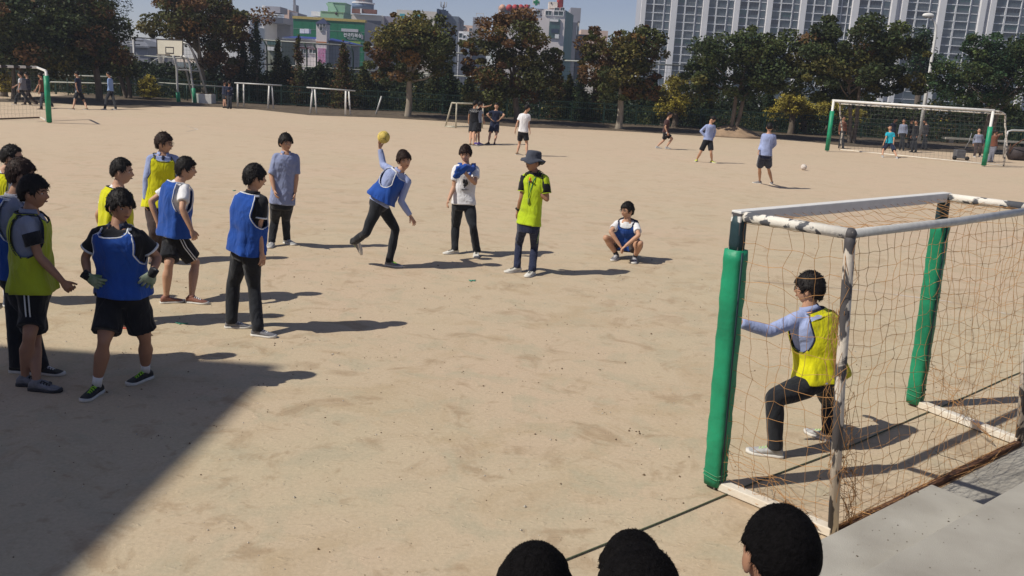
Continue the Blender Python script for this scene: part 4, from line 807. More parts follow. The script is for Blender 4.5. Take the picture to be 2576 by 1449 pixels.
# hospital like block with red rooftop letters
YH = 175; hb_ = bempty('pale five storey clinic with red rooftop letters, red chimney and green cross sign', 1340, YH)
_, x0, x1, z0, zt = bbox('wall', 1253, 1423, 16, YH, 13, M_wrd, hb_); px2 = lambda zx: 1245.2+zx*.17578
mb = MB(); sx = x1; mb.add([(sx, YH, z0), (sx+2.2, YH+13, z0), (sx+2.2, YH+13, zt), (sx, YH, zt), (sx-.1, YH+13, z0), (sx-.1, YH+13, zt)], [[0, 1, 2, 3], [3, 2, 5], [1, 4, 5, 2]]); part('side_wall', mb, M_tl, hb_, False)
for zx, zy, w, h in ((140, 172, 1.5, .7), (330, 180, 1.5, .7), (590, 190, 1.2, .7), (765, 200, 1.1, .75), (885, 145, .8, .6), (965, 145, .7, .65), (908, 205, 1.7, .8)):
    q = at(px2(zx), zy*.17578+3, YH); window(hb_, q[0], YH, q[2], w, h, 1)
sign(hb_, px2(783), px2(916), 47, 96, YH-.05, M_gl2, 'glass_bay', .2)
so, sc = sign(hb_, px2(803), px2(905), 72, 83, YH-.3, M_dbl); text('lettering', '*888', .75, (sc[0], YH-.5, sc[2]-.1), M_txw, so, .02)
sign(hb_, px2(860), px2(912), 86, 97, YH-.3, M_wh); sign(hb_, px2(785), px2(905), 48, 55, YH-.3, M_wh, 'sign_strip')
for i, zx in enumerate((108, 205, 287, 370, 450)):
    q = at(px2(zx), 20, YH); mb = MB(); mb.tube([V(q[0], YH-.5, q[2]), V(q[0], YH-.15, q[2])], .62, 14); so = part('letter_disc', mb, mat('letter_red', (.40, .04, .05), .6) if i else mat('letter_peach', (.62, .36, .26), .6), hb_); text('lettering', 'O드림치과'[i], .9, (q[0], YH-.55, q[2]), M_red if i == 0 else mat('letter_deep_red', (.22, .02, .03), .6), so, .04)
sc = at(px2(210), 43.5, YH); text('lettering', 'LACTEL', .85, (sc[0], YH-.1, sc[2]), mat('letter_blue', (.04, .06, .30), .6), hb_, .05, bold=.03)
bbox('roof_room', px2(770), px2(897), 4, YH+2, 4, M_cream, hb_, ybot=20); q = at(px2(806), 8, YH+2); mb = MB(); mb.tube([V(q[0], YH+2, q[2]), V(q[0], YH+1.9, q[2])], .15, 8); part('vent', mb, M_blk, hb_)
q = at(px2(928), 16, YH+3); mb = MB(); mb.tube([V(q[0], YH+3, q[2]-1), V(q[0], YH+3, q[2]+6)], .62, 14); part('chimney', mb, M_red, hb_)
so, sc = sign(hb_, px2(541), px2(640), -4, 13.2, YH+.0, M_wh, 'cross_sign', .3); mb = MB(); a = sc; mb.bb(a[0]-.18, a[0]+.18, YH-.38, YH-.3, a[2]-.7, a[2]+.6); mb.bb(a[0]-.55, a[0]+.55, YH-.375, YH-.3, a[2]-.25, a[2]+.1); part('green_cross', mb, mat('cross_green', (.01, .22, .09), .6), so, False)
# grey hip roofed house at left
YR = 110; e = bempty('grey hip roofed house above the dark hedge at left', 330, YR, name='house', cat='house'); M_slate = mat('slate_roof', (.16, .17, .20), .8, .12, 2, .3, 20)
_, x0, x1, z0, zt = bbox('wall', 300, 372, 113, YR, 9, M_wh if False else M_cream, e)
for (a, b, ya, yt, d0) in ((296, 346, 112, 97, -.8), (326, 376, 115, 94, -1.6)):
    A_, B_, T1, T2 = at(a, ya, YR+d0), at(b, ya+1.5, YR+d0), at(a+12, yt, YR+3), at(b-22, yt+.8, YR+3); mb = MB()
    mb.add([A_, B_, T2, T1, A_+V(0, 8, 0), B_+V(0, 8, 0), A_-V(0, 0, .2), B_-V(0, 0, .2)], [[0, 1, 2, 3], [3, 2, 5, 4], [0, 3, 4], [1, 5, 2], [6, 7, 1, 0]]); part('roof', mb, M_slate, e, False)
_, xa_, xb_, za_, zb_ = bbox('annexe_wall', 332, 371, 114, YR-1.2, 6, M_gyw, e)
for x in (306, 315, 324): q = at(x, 121, YR); window(e, q[0], YR, q[2], .5, .7, 0)
# ================================================================ people
SKIN = mat('skin', (.50, .285, .185), .55, .07, 14, .1, 60, spec=.35)
SKIN_D = mat('skin_tanned', (.36, .19, .12), .55, .07, 14, .1, 60, spec=.35)
HAIR = mat('black_hair', (.010, .008, .008), .6, .5, 70, .9, 130, spec=.22, stretch=(1, 1, .15), bdist=.004)
HAIR_B = mat('brown_hair', (.024, .012, .009), .6, .5, 70, .9, 130, spec=.22, stretch=(1, 1, .15), bdist=.004)
EYE = mat('eye_dark', (.012, .009, .008), .25, .1)
EYEW = mat('eye_white', (.55, .52, .49), .35, .05)
LIP = mat('lips', (.30, .12, .10), .5, .1)
SOLE_W = mat('white_sole', (.62, .60, .56), .6, .1, 20)
SOLE_K = mat('dark_sole', (.04, .04, .045), .7, .2, 20)
GLAS = mat('spectacle_frame', (.015, .015, .018), .3, .1)
HAIR_S = mat('cropped_black_hair', (.0045, .004, .0045), .85, .4, 70, .5, 130, spec=.08)
C_blue = cloth('blue', (.018, .075, .34)); C_yel = cloth('yellow', (.62, .60, .01)); C_lime = cloth('lime', (.42, .56, .02))
C_olive = cloth('yellow_green', (.36, .43, .025)); C_white = cloth('white', (.72, .72, .74)); C_lav = cloth('lavender', (.30, .36, .58))
C_black = cloth('black', (.013, .014, .018), .3); C_navy = cloth('navy', (.016, .022, .05), .2); C_dark = cloth('charcoal', (.028, .028, .034), .2)
C_slack = cloth('dark_slacks', (.017, .019, .024), .25); C_brown = cloth('dark_brown', (.045, .03, .028), .2)
C_cyan = cloth('cyan', (.02, .36, .48)); C_grey = cloth('grey', (.17, .17, .2)); C_plum = cloth('dark_red_brown', (.05, .022, .022), .2)
C_greyblue = cloth('grey_blue', (.22, .25, .34)); C_orange = cloth('rust_brown', (.16, .06, .035)); C_hat = cloth('hat_grey', (.055, .062, .085))
C_neon = mat('neon_lace', (.35, .75, .05), .6, .1); C_wht = mat('white_trim', (.7, .72, .75), .7, .05); C_nvt = mat('navy_trim', (.012, .016, .04), .8, .1)
def shoemat(n, c): return mat('shoe_'+n, c, .6, .25, 22, .3, 60)
S_blk = shoemat('black', (.02, .022, .026)); S_wht = shoemat('white', (.62, .60, .55)); S_gry = shoemat('grey', (.19, .19, .21)); S_lgt = shoemat('light_grey', (.38, .38, .38))
S_brn = shoemat('brown', (.12, .075, .06)); S_pur = shoemat('purple', (.13, .08, .38)); S_yel = shoemat('yellow', (.55, .58, .12)); S_nvy = shoemat('slate', (.06, .07, .10)); S_org = shoemat('rust', (.25, .11, .08))
S_tan = shoemat('tan', (.28, .2, .13))

def yawv(a): a = math.radians(a); return V(math.sin(a), math.cos(a), 0)
def latv(a): a = math.radians(a); return V(math.cos(a), -math.sin(a), 0)
def solve_limb(p, px, L, sign, lo=.86, hi=1.1):
    d = ray(*px); d = d/np.linalg.norm(d); w = CAMP-p; b = np.dot(w, d); c = np.dot(w, w)-L*L; D = b*b-c
    if D > 0: t = -b+(-1 if sign < 0 else 1)*math.sqrt(D); q = CAMP+d*t
    else:
        q = CAMP+d*(-b); k = np.linalg.norm(q-p); q = p+(q-p)/k*min(k, L*hi)
    return q
def solve_knee(h, a, px, Lt, Ls, fwd):
    d = ray(*px); d = d/np.linalg.norm(d); t0 = np.dot((h+a)/2-CAMP, d); best = None
    for t in np.linspace(t0-.55, t0+.55, 221):
        k = CAMP+d*t; e = (np.linalg.norm(k-h)-Lt)**2+(np.linalg.norm(k-a)-Ls)**2-.012*np.dot(k-(h+a)/2, fwd)
        if best is None or e < best[0]: best = (e, k)
    return best[1]

def resolve(sp):
    s = sp.get('h', 1.72)/1.72; J = {'s': s}
    G = gp(*sp['base']); n = nrm(V(G[0], G[1], 0)); D0 = np.dot(G, n)
    def pt(px, off=0.0):
        d = ray(*px); return CAMP+d*((D0+off)/np.dot(d, n))
    J['G'] = G; J['n'] = n
    yp = sp['yaw']; ys = sp.get('yaws', yp); J['yp'], J['ys'] = yp, ys; J['yh'] = sp.get('yawh', ys)
    J['pel'] = pt(sp['pel'], sp.get('opel', 0)); J['neck'] = pt(sp['neck'], sp.get('oneck', 0)); 
    J['head'] = pt(sp['head'], sp.get('ohead', sp.get('oneck', 0)))
    Lh, Ls = latv(yp), latv(ys); tilt = sp.get('tilt', 0)*s
    up = nrm(J['neck']-J['pel'])
    for k, sg in (('R', 1), ('L', -1)):
        J['sh'+k] = J['neck']+sg*Ls*.152*s-up*.072*s+V(0, 0, 1)*sg*tilt
        if 'sh'+k in sp: J['sh'+k] = solve_limb(J['neck'], sp['sh'+k][0], .172*s, sp['sh'+k][1])
        J['hip'+k] = J['pel']+sg*Lh*.088*s-V(0, 0, .03*s)
        if 'el'+k in sp: J['el'+k] = solve_limb(J['sh'+k], sp['el'+k][0], .275*s, sp['el'+k][1])
        else: J['el'+k] = J['sh'+k]+nrm(-up+Ls*sg*.16-yawv(ys)*.05)*.275*s
        if 'wr'+k in sp: J['wr'+k] = solve_limb(J['el'+k], sp['wr'+k][0], .245*s, sp['wr'+k][1])
        else: J['wr'+k] = J['el'+k]+nrm(V(0, 0, -1)+yawv(ys)*.25+Ls*sg*.05)*.245*s
        a = sp['an'+k]
        J['an'+k] = pt(a[0], a[1]) if isinstance(a[0], (tuple, list)) else gp(a[0], a[1], .085*s)
        J['toe'+k] = sp.get('toe'+k, yp)
        J['kn'+k] = solve_knee(J['hip'+k], J['an'+k], sp['kn'+k], .405*s, .395*s, yawv(yp)) if 'kn'+k in sp else \
            (J['hip'+k]+J['an'+k])/2+yawv(yp)*.03
    return J

# torso stations: t, half width, half depth (skin)
TST = [(-.16, .125, .09), (-.06, .158, .115), (.05, .160, .115), (.2, .148, .100), (.38, .136, .093), (.55, .148, .101), (.70, .160, .108), (.80, .162, .106), (.87, .150, .097), (.92, .128, .086), (.96, .098, .076), (1.0, .070, .066), (1.05, .056, .060)]
def torso_frame(J, t):
    P, N = J['pel'], J['neck']; L0, L1 = latv(J['yp']), latv(J['ys']); F0 = yawv((J['yp']))
    mid = (P+N)/2-(yawv(J['ys'])*J.get('arch', .0))
    c = P*(1-t)**2+2*mid*t*(1-t)+N*t*t if 0 <= t <= 1 else (P+(mid-P)*2*t if t < 0 else N+(N-mid)*2*(t-1))
    tt = min(1, max(0, t)); tang = nrm(2*(1-tt)*(mid-P)+2*tt*(N-mid))
    l = nrm(L0*(1-tt)+L1*tt); l = nrm(l-np.dot(l, tang)*tang); f = np.cross(tang, l)
    return c, l, f, tang
def torso_ring(J, t, infl=0.0, n=28, flare=0.0, dz=0.0):
    xs = [q[0] for q in TST]; w = np.interp(t, xs, [q[1] for q in TST]); d = np.interp(t, xs, [q[2] for q in TST]); s = J['s']*J.get('fat', 1.0)
    if t > .9: s = J['s']
    c, l, f, tg = torso_frame(J, t); th = np.arange(n)*2*math.pi/n; e = .82
    cx = np.sign(np.cos(th))*np.abs(np.cos(th))**e; sy = np.sign(np.sin(th))*np.abs(np.sin(th))**e
    return c+np.outer(cx*(w*s+infl+flare), l)+np.outer(sy*(d*s+infl+flare), f)+V(0, 0, dz)

def headmesh(hi):
    n, m = (44, 34) if hi else (18, 13)
    th = np.arange(n)*2*math.pi/n; rings = []
    for i in range(1, m):
        ph = math.pi*i/m-math.pi/2
        x = np.cos(th)*math.cos(ph); y = np.sin(th)*math.cos(ph); z = np.full(n, math.sin(ph))
        X, Y, Z = x*.074, y*.093, z*.116
        low = np.clip(-z, 0, 1)
        X = X*(1-.34*low**1.6); Y = np.where(y > 0, Y*(1-.10*low**2), Y*(1-.55*low**1.2))
        front = np.clip(y, 0, 1)
        g = lambda x0, z0, sx, sz: np.exp(-((X-x0)/sx)**2-((Z-z0)/sz)**2)
        Y = Y-front*.004*g(0, .0, .07, .05)
        Y = Y+front*(.020*g(0, -.030, .011, .013)+.010*g(0, -.012, .010, .020)+.004*g(0, .022, .05, .010)-.009*g(.031, .002, .016, .010)-.009*g(-.031, .002, .016, .010)
                     +.006*g(0, -.060, .020, .009)-.003*g(0, -.0605, .022, .002)-.003*g(0, -.075, .02, .006)+.006*g(0, -.098, .02, .012)+.005*g(.042, -.03, .02, .02)+.005*g(-.042, -.03, .02, .02))
        rings.append(np.c_[X, Y, Z])
    return rings
def hairmesh(style, hi, seed, sp_smooth=False):
    n, m = (72, 44) if hi else (22, 14)
    r = np.random.default_rng(seed); th = np.arange(n)*2*math.pi/n; rings = []
    ph1, ph2, ph3 = r.uniform(0, 6, 3)
    fr = {'bowl': .030, 'short': .058, 'fringe': .022, 'crop': .066}[style]+r.uniform(-.008, .014); bk = {'bowl': -.075, 'short': -.055, 'fringe': -.07, 'crop': -.05}[style]
    sdz = {'bowl': -.034, 'short': -.008, 'fringe': -.03, 'crop': .022}[style]; thick = {'bowl': .022, 'short': .015, 'fringe': .022, 'crop': .009}[style]*r.uniform(.8, 1.15); amp = {'crop': .35}.get(style, 1.0)
    for i in range(1, m):
        ph = math.pi*i/m-math.pi/2
        x = np.cos(th)*math.cos(ph); y = np.sin(th)*math.cos(ph); z = np.full(n, math.sin(ph))
        az = np.abs(np.arctan2(x, y))                 # 0 = front
        X, Y, Z = x*(.074+thick), y*(.093+thick*.9), z*(.114+thick)
        lowb = np.clip(-z, 0, 1); Y = np.where(y < 0, Y*(1-.25*lowb), Y); X = X*(1-.12*lowb)
        jag = .007*np.sin(th*19+ph1)+.005*np.sin(th*31+ph2)+.004*np.sin(th*47+ph3)
        line = np.interp(az, [0, .5, .8, 1.12, 1.3, 1.5, 1.8, 2.1, 3.2], [fr, fr+.003, fr-.002, sdz*.5, sdz*.6, .018, .004, bk+.020, bk])+jag
        inside = 1/(1+np.exp((Z-line)/.0035))        # 1 below the hairline
        strand = (.0010*np.sin(th*23+ph1+z*2)+.0012*np.sin(th*41+ph2-z*3)+.0010*np.sin(th*67+ph3))*np.clip(1.1-np.abs(z), 0, 1)
        tuft = .0035*np.sin(th*3+ph2+z*4)*np.sin(z*5+ph3+th*2)+.0015*np.sin(th*9+ph3+z*6)
        flare = .007*np.exp(-((Z-line-.012)/.02)**2)
        k = 1+(((strand+tuft)*amp)*(1-np.abs(z)**5)*(.35 if style == 'crop' or sp_smooth else 1)+flare*amp)/.1; k = k*(1-inside*.30)
        rings.append(np.c_[X*k, Y*k, Z*np.where(inside > .5, .9, 1)*(.5+.5*k)])
    return rings

def hand(mb, w, d, pn, side, s, curl=.35, spread=.1, mi=0, thick=1.0, fingers=None):
    """w wrist, d hand direction, pn palm normal; side +1 right hand (thumb side = side*cross(d,pn))"""
    d = nrm(d); pn = nrm(pn-np.dot(pn, d)*d); lat = np.cross(d, pn)*side
    mb.tube([w-d*.02*s, w+d*.0*s, w+d*.03*s, w+d*.065*s, w+d*.085*s], [(.024*s*thick, .018*s*thick), (.026*s*thick, .018*s*thick), (.036*s*thick, .016*s*thick), (.040*s*thick, .014*s*thick), (.034*s*thick, .010*s*thick)], 10, True, hint=lat, mi=mi)
    for k in range(4):
        off = (k-1.5)*-.019*s*thick; L = [.072, .080, .075, .058][k]*s; c = curl if fingers is None else fingers[k]
        p = w+d*.078*s+lat*off; dd = nrm(d+lat*(1.5-k)*spread); pts = [p-dd*.01*s, p]; a = 0
        for q, fr in enumerate((.45, .32, .23)):
            a += c*(1.0 if q == 0 else .9); pts.append(pts[-1]+(dd*math.cos(a)+pn*math.sin(a))*L*fr)
        mb.tube(pts, [.0085*s*thick, .009*s*thick, .0085*s*thick, .0078*s*thick, .006*s*thick], 7, True, hint=lat, mi=mi)
    p = w+d*.025*s+lat*.024*s; td = nrm(d*.75+lat*.62+pn*.25)
    mb.tube([p, p+td*.03*s, p+td*.03*s+nrm(td+d*.4+pn*.25)*.025*s, p+td*.03*s+nrm(td+d*.5+pn*.4)*.05*s], [.013*s*thick, .0115*s*thick, .010*s*thick, .007*s*thick], 7, True, hint=pn, mi=mi)

def shoe(root, a, fwd, up, s, mats, near, idx):
    fwd = nrm(fwd); up = nrm(up-np.dot(up, fwd)*fwd); lat = np.cross(fwd, up)
    b = a-up*.085*s       # sole plane
    n = 16 if near else 8
    st = [(-.062, .020, .045), (-.058, .030, .070), (-.035, .036, .094), (.005, .037, .098), (.04, .040, .078), (.09, .046, .058), (.14, .046, .046), (.175, .038, .036), (.195, .020, .024)]
    rings = []
    for x, w, h in st:
        th = np.arange(n)*2*math.pi/n; cx, sy = np.cos(th), np.sin(th)
        rings.append(b+fwd*x*s+np.outer(np.sign(cx)*np.abs(cx)**.75*w*s, lat)+np.outer((.018+(h-.018)*(.5+.5*np.sign(sy)*np.abs(sy)**.8))*s, up))
    mb = MB(); mb.loft(rings); mb.tube([a-up*.02*s, a+up*.012*s], [(.040*s, .036*s), (.038*s, .034*s)], n, True, hint=fwd)
    o = part('shoe', mb, mats[0], root)
    sb = MB(); rings = []
    for x, w in [(-.070, .018), (-.062, .032), (-.03, .039), (.03, .038), (.09, .048), (.14, .049), (.18, .040), (.203, .018)]:
        rings.append(np.array([b+fwd*x*s+lat*w*s*sx+up*(hz+(.006 if x > .17 else 0))*s for sx, hz in ((-1, 0.001), (1, 0.001), (1, .026), (-1, .026))]))
    sb.loft(rings); part('sole', sb, mats[1], o)
    if near and len(mats) > 2:
        lb = MB()
        for k in range(4):
            x = .035+k*.021; hz = np.interp(x, [q[0] for q in st], [q[2] for q in st])+.002; w = .024-.002*k
            lb.tube([b+(fwd*x+lat*w+up*(hz-.012))*s, b+(fwd*(x+.006)+up*(hz+.003))*s, b+(fwd*(x+.014)-lat*w+up*(hz-.010))*s], .0042*s, 5)
            lb.tube([b+(fwd*(x+.012)+lat*w+up*(hz-.012))*s, b+(fwd*(x+.006)+up*(hz+.004))*s, b+(fwd*x-lat*w+up*(hz-.010))*s], .0042*s, 5)
        part('laces', lb, mats[2], o)

def person(sp, J=None):
    J = J or resolve(sp); s = J['s']; near = sp.get('near', True); J['fat'] = fat = sp.get('fat', 1.0)*(1.10 if sp.get('near', True) else 1.05); J['arch'] = sp.get('arch', .02)
    G = J['G']; seed = sp.get('seed', int(abs(G[0]*131+G[1]*37)) % 9973)
    root = empty('person', G, sp['label'], sp.get('cat', 'person'), sp.get('group'))
    vx = .011 if near else .022; skin = sp.get('skin', SKIN); vc = .012 if near else .02
    # ---- body
    kl = .74 if sp.get('low', ('long',))[0] == 'long' else 1.0; ka = .8 if (sp.get('top') or ('',))[0] in ('long',) else .93
    b = MB(); rr = [torso_ring(J, t, -.030 if t < .1 else (-.016 if t < .9 else -.004), 20) for t in (-.12, -.06, .05, .2, .38, .55, .70, .80, .87, .92, .96, 1.0)]; b.loft(rr)
    f_h = yawv(J['yh']); hp = math.radians(sp.get('hp', 0)); hr = math.radians(sp.get('hr', 0))
    hf = f_h*math.cos(hp)-V(0, 0, 1)*math.sin(hp); hrt = latv(J['yh']); hu = np.cross(hrt, hf)
    hrt, hu = hrt*math.cos(hr)+hu*math.sin(hr), hu*math.cos(hr)-hrt*math.sin(hr)
    HM = np.stack([hrt*sp.get('hw', 1.0), hf, hu], 1)*s*sp.get('hs', 1.12)             # columns: right, forward, up
    hc = J['head']
    tl = lambda p: hc+HM@np.asarray(p)
    b.tube([J['neck']-nrm(hc-J['neck'])*.06*s, J['neck'], tl((0, -.022, -.075)), tl((0, -.012, -.04))], [.068*s, .056*s, .053*s, .05*s], 12, True, hint=hrt)
    for k, sg in (('R', 1), ('L', -1)):
        sh, el, wr = J['sh'+k], J['el'+k], J['wr'+k]
        b.tube([sh+nrm(J['neck']-sh)*.06*s, sh, sh*.6+el*.4, el*.9+sh*.1, el], [.036*s, .042*s*ka, .043*s*fat**.5*ka, .037*s*(ka if ka < .9 else 1), .035*s*(ka if ka < .9 else 1)], 12, True, rnd=True)
        b.tube([el, el*.72+wr*.28, el*.35+wr*.65, wr], [.035*s*(ka if ka < .9 else 1), .040*s*(ka if ka < .9 else 1), .033*s*(ka if ka < .9 else 1), (.027*s)], 12, True, rnd=True)
        hi, kn, an = J['hip'+k], J['kn'+k], J['an'+k]
        b.tube([hi+V(0, 0, .03), hi*.75+kn*.25, hi*.4+kn*.6, kn*.93+hi*.07, kn], [.072*s*kl, .073*s*kl, .066*s*fat*kl, .054*s*fat**.5*kl, .052*s*kl], 14, True, rnd=True)
        bk = -yawv(J['yp'])*.008
        b.tube([kn, kn*.85+an*.15, kn*.66+an*.34+bk, kn*.35+an*.65+bk*.5, an*.92+kn*.08, an-V(0, 0, .02)], [.052*s*kl, .049*s*kl, .056*s*fat**.6*kl, .045*s*fat**.5*kl, .034*s*kl, .036*s*kl], 14, True)
    v, nn, f = remesh(b, vx, 4)
    B = MB(); B.add(v, f)
    B.loft([hc+r@HM.T for r in headmesh(near)])
    for sx in (-1, 1):
        B.sphere(tl((sx*.076, -.006, -.008)), (.009, .019, .031), 8, 8, HM/s, 0)
        w = J['wr'+('R' if sx > 0 else 'L')]; e = J['el'+('R' if sx > 0 else 'L')]
        hs = sp.get('hand'+('R' if sx > 0 else 'L'), {})
        if not hs.get('skip'):
            d = hs.get('d', None); d = nrm(w-e) if d is None else V(*d); pn = hs.get('pn', None)
            pn = -sx*latv(J['ys'])+yawv(J['ys'])*.001 if pn is None else V(*pn)
            B_ = B
            if hs.get('glove'):
                gb = MB(); hand(gb, w, d, pn, sx, s, hs.get('curl', .35), .16, 0, 1.5); gb.tube([w-nrm(d)*.05, w+nrm(d)*.015], [.040*s, .036*s], 12, mi=1)
                vv, nv, fv = gb.arr(), None, gb.f; part('glove', gb, [hs['glove'], C_black], root)
            else: hand(B, w, d, pn, sx, s*sp.get('hands', 1.0), hs.get('curl', .4), hs.get('spread', .06), 0, fingers=hs.get('fingers'))
    if sp.get('mouth_open') and near: pass
    part('body', B, skin, root)
    if near:
        for sx in (-1, 1):
            e = MB(); e.sphere(tl((sx*.031, .0735, .002)), (.0135, .009, .0055), 10, 8, HM/s); o = part('eye', e, EYEW, root)
            e = MB(); e.sphere(tl((sx*.031, .0800, .002)), (.0062, .004, .0052), 8, 6, HM/s); part('iris', e, EYE, o)
            e = MB(); e.tube([tl((sx*.014, .091, .018)), tl((sx*.032, .088, .024)), tl((sx*.048, .076, .019))], [(.0022, .0042)]*3, 6, hint=hf); part('eyebrow', e, HAIR, root)
        e = MB(); op = .006 if sp.get('mouth_open') else .0035
        e.sphere(tl((0, .0850, -.0600)), (.021, .0075, op+.002), 12, 8, HM/s); e.sphere(tl((0, .0885, -.0600)), (.015, .0045, op*.45), 10, 6, HM/s, 1); part('lips', e, [LIP, EYE], root)
    # ---- hair
    hst = sp.get('hair', 'bowl'); hair_r = hairmesh(hst, near, seed, sp.get('smoothhair', False)); hb = MB(); hb.loft([hc+(r+np.array([0, -.006, .006]))@HM.T for r in hair_r]); ho = part('hair', hb, sp.get('hairm', HAIR), root)
    nt_ = sp.get('tufts', 800 if near else 0)
    if nt_:
        A = np.array(hair_r)+np.array([0, -.006, .006]); rg = np.random.default_rng(seed+9); m_, n_ = A.shape[:2]; tb = MB(); big = sp.get('tuftl', .034); wd = sp.get('tuftw', .0035)
        cr = np.array([.01, -.045, .12]); vv, ff = [], []
        for _ in range(nt_):
            i = rg.integers(int(m_*.28), m_-1); j = rg.integers(0, n_); p = A[i, j]
            rr_ = np.linalg.norm(p/np.array([.09, .108, .132]))
            if rr_ < .90: continue
            nm = nrm(p/np.array([.0081, .0117, .0174])); d = p-cr; d = nrm(d-np.dot(d, nm)*nm+rg.normal(0, sp.get('tuftn', .10), 3)); d = nrm(d-np.dot(d, nm)*nm*.9)
            sd_ = np.cross(d, nm)*wd*rg.uniform(.5, 1.6); L = big*rg.uniform(.5, 1.3); lift = nm*rg.uniform(.0002, sp.get('tlift', .0042))
            q = len(vv); p0 = p-nm*.003
            vv += [p0-sd_, p0+sd_, p+d*L*.55+lift+sd_*.7, p+d*L*.55+lift-sd_*.7, p+d*L+lift*.9-nm*L*L*3.0]
            ff += [[q, q+1, q+2, q+3], [q+3, q+2, q+4]]
        tb.add(hc+np.array(vv)@HM.T, ff); tag(part('hair_strands', tb, sp.get('hairm', HAIR), ho, False), kind='stuff')
    if sp.get('glasses') and near:
        g = MB()
        for sx in (-1, 1):
            c = [tl((sx*.033+.023*math.cos(a), .100-abs(.3*(sx*.033+.023*math.cos(a)))*.3, .0+.017*math.sin(a))) for a in np.linspace(0, 2*math.pi, 17)]
            g.tube(c, .0022, 5, False, hint=hf); g.tube([tl((sx*.055, .090, .004)), tl((sx*.078, .06, .006)), tl((sx*.08, .0, .004))], .0022, 5)
        g.tube([tl((-.010, .101, .003)), tl((.010, .101, .003))], .0022, 5); part('glasses', g, GLAS, root)
    # ---- legs
    lo = sp.get('low', ('long', C_slack)); lb = MB(); fm = sp.get('fit', 1.0)
    lb.loft([torso_ring(J, t, .007, 24) for t in (-.15, -.1, -.03, .05, .11)])
    for k, sg in (('R', 1), ('L', -1)):
        hi, kn, an = J['hip'+k], J['kn'+k], J['an'+k]
        if lo[0] == 'long':
            q = 1.0*fm
            lb.tube([hi+V(0, 0, .03), hi*.75+kn*.25, hi*.4+kn*.6, kn], [.094*s*fat, .091*s*fat*q, .079*s*fat*q, .070*s*q], 16, True, rnd=True)
            lb.tube([kn, kn*.6+an*.4, kn*.2+an*.8, an+V(0, 0, .02), an-V(0, 0, .025)*sp.get('hem', 1)], [.070*s*q, .070*s*q, .065*s*q, .064*s*q, (.067*s*q)], 16, True)
        else:
            e = sp.get('slen', .86); ke = hi*(1-e)+kn*e; dd = nrm(kn-hi)
            lb.tube([hi+V(0, 0, .03), hi*.75+kn*.25, hi*.4+kn*.6, ke-dd*.03, ke], [.097*s*fat, .100*s*fat, .098*s*fat, .098*s*fat, .099*s*fat], 18, True)
    v, nn, f = remesh(lb, vc, 3); v = folds(v, nn, .007 if near else .005, seed, 12, 9)
    X = MB(); X.add(v, f); lob = part('trousers' if lo[0] == 'long' else 'shorts', X, lo[1], root)
    if sp.get('stripe'):
        sb = MB(); sm = sp['stripe']
        for k, sg in (('R', 1), ('L', -1)):
            hi, kn = J['hip'+k], J['kn'+k]; e = sp.get('slen', .86); ke = hi*(1-e)+kn*e; l = latv(J['yp'])*sg
            for off in ((-.016, .016) if near else (0,)):
                f_ = yawv(J['yp'])*off; r0 = .108*s*fat
                sb.tube([hi+V(0, 0, .06)+l*(r0-.006)+f_, hi*.7+kn*.3+l*(r0-.001)+f_, hi*.45+kn*.55+l*(r0-.002)+f_, ke-nrm(ke-hi)*.002+l*(r0-.002)+f_], [((.006 if near else .014), .006)]*4, 6, hint=yawv(J['yp']))
        part('side_stripes', sb, sm, lob)
    # ---- shirt
    tp = sp.get('top')
    if tp:
        kind, m_ = tp[0], tp[1]; infl = .012; sb = MB(); t0 = sp.get('shem', .0)
        ts = [t0, t0+.03, t0*.4+.05, .2, .38, .55, .70, .80, .87, .92, .96]
        sb.loft([torso_ring(J, t, infl, 26, flare=(.014 if t < .04 else .008)*(1 if t < .5 else 0)) for t in ts])
        sb.tube([J['neck']-nrm(hc-J['neck'])*.05*s, J['neck']-nrm(hc-J['neck'])*.005*s], [.074*s, .060*s], 14, True, hint=hrt)
        for k, sg in (('R', 1), ('L', -1)):
            sh, el, wr = J['sh'+k], J['el'+k], J['wr'+k]
            sb.tube([sh+nrm(J['neck']-sh)*.07*s, sh+nrm(J['neck']-sh)*.02*s, sh], [.042*s, .052*s, .055*s], 14, True, rnd=True)
            if kind == 'short':
                e = .66; ee = sh*(1-e)+el*e
                sb.tube([sh, sh*.7+el*.3, ee], [.059*s*fat**.6, .060*s*fat**.6, .066*s*fat**.6], 14, True)
            elif kind == 'rolled':
                sb.tube([sh, sh*.6+el*.4, el*.96+sh*.04], [.059*s, .058*s, .060*s], 14, True)
            else:
                sb.tube([sh, sh*.6+el*.4, el], [.059*s, .055*s, .050*s], 14, True, rnd=True); sb.tube([el, el*.5+wr*.5, wr*.97+el*.03], [.050*s, .047*s, .040*s], 14, True)
        v, nn, f = remesh(sb, vc, 3); v = folds(v, nn, (.005 if sp.get('bib') else .013) if near else .005, seed+1, 9, 13)
        X = MB(); X.add(v, f); sho = part('shirt', X, m_, root)
        if sp.get('cuff'):
            for k in 'RL':
                cb = MB(); sh, el = J['sh'+k], J['el'+k]; e = .655; ee = sh*(1-e)+el*e; d = nrm(el-sh)
                cb.tube([ee-d*.012*s, ee+d*.004*s], [.0695*s*fat**.6, .0715*s*fat**.6], 16, True)
                part('cuff_trim', cb, sp['cuff'], sho)
        if sp.get('band'):
            for k in 'RL':
                cb = MB(); sh, el = J['sh'+k], J['el'+k]; q0, q1 = sh*.70+el*.30, sh*.33+el*.67
                cb.tube([q0, q0*.5+q1*.5, q1], [.0655*s*fat**.6, .067*s*fat**.6, .0715*s*fat**.6], 16, True); part('sleeve_band', cb, sp['band'], sho)
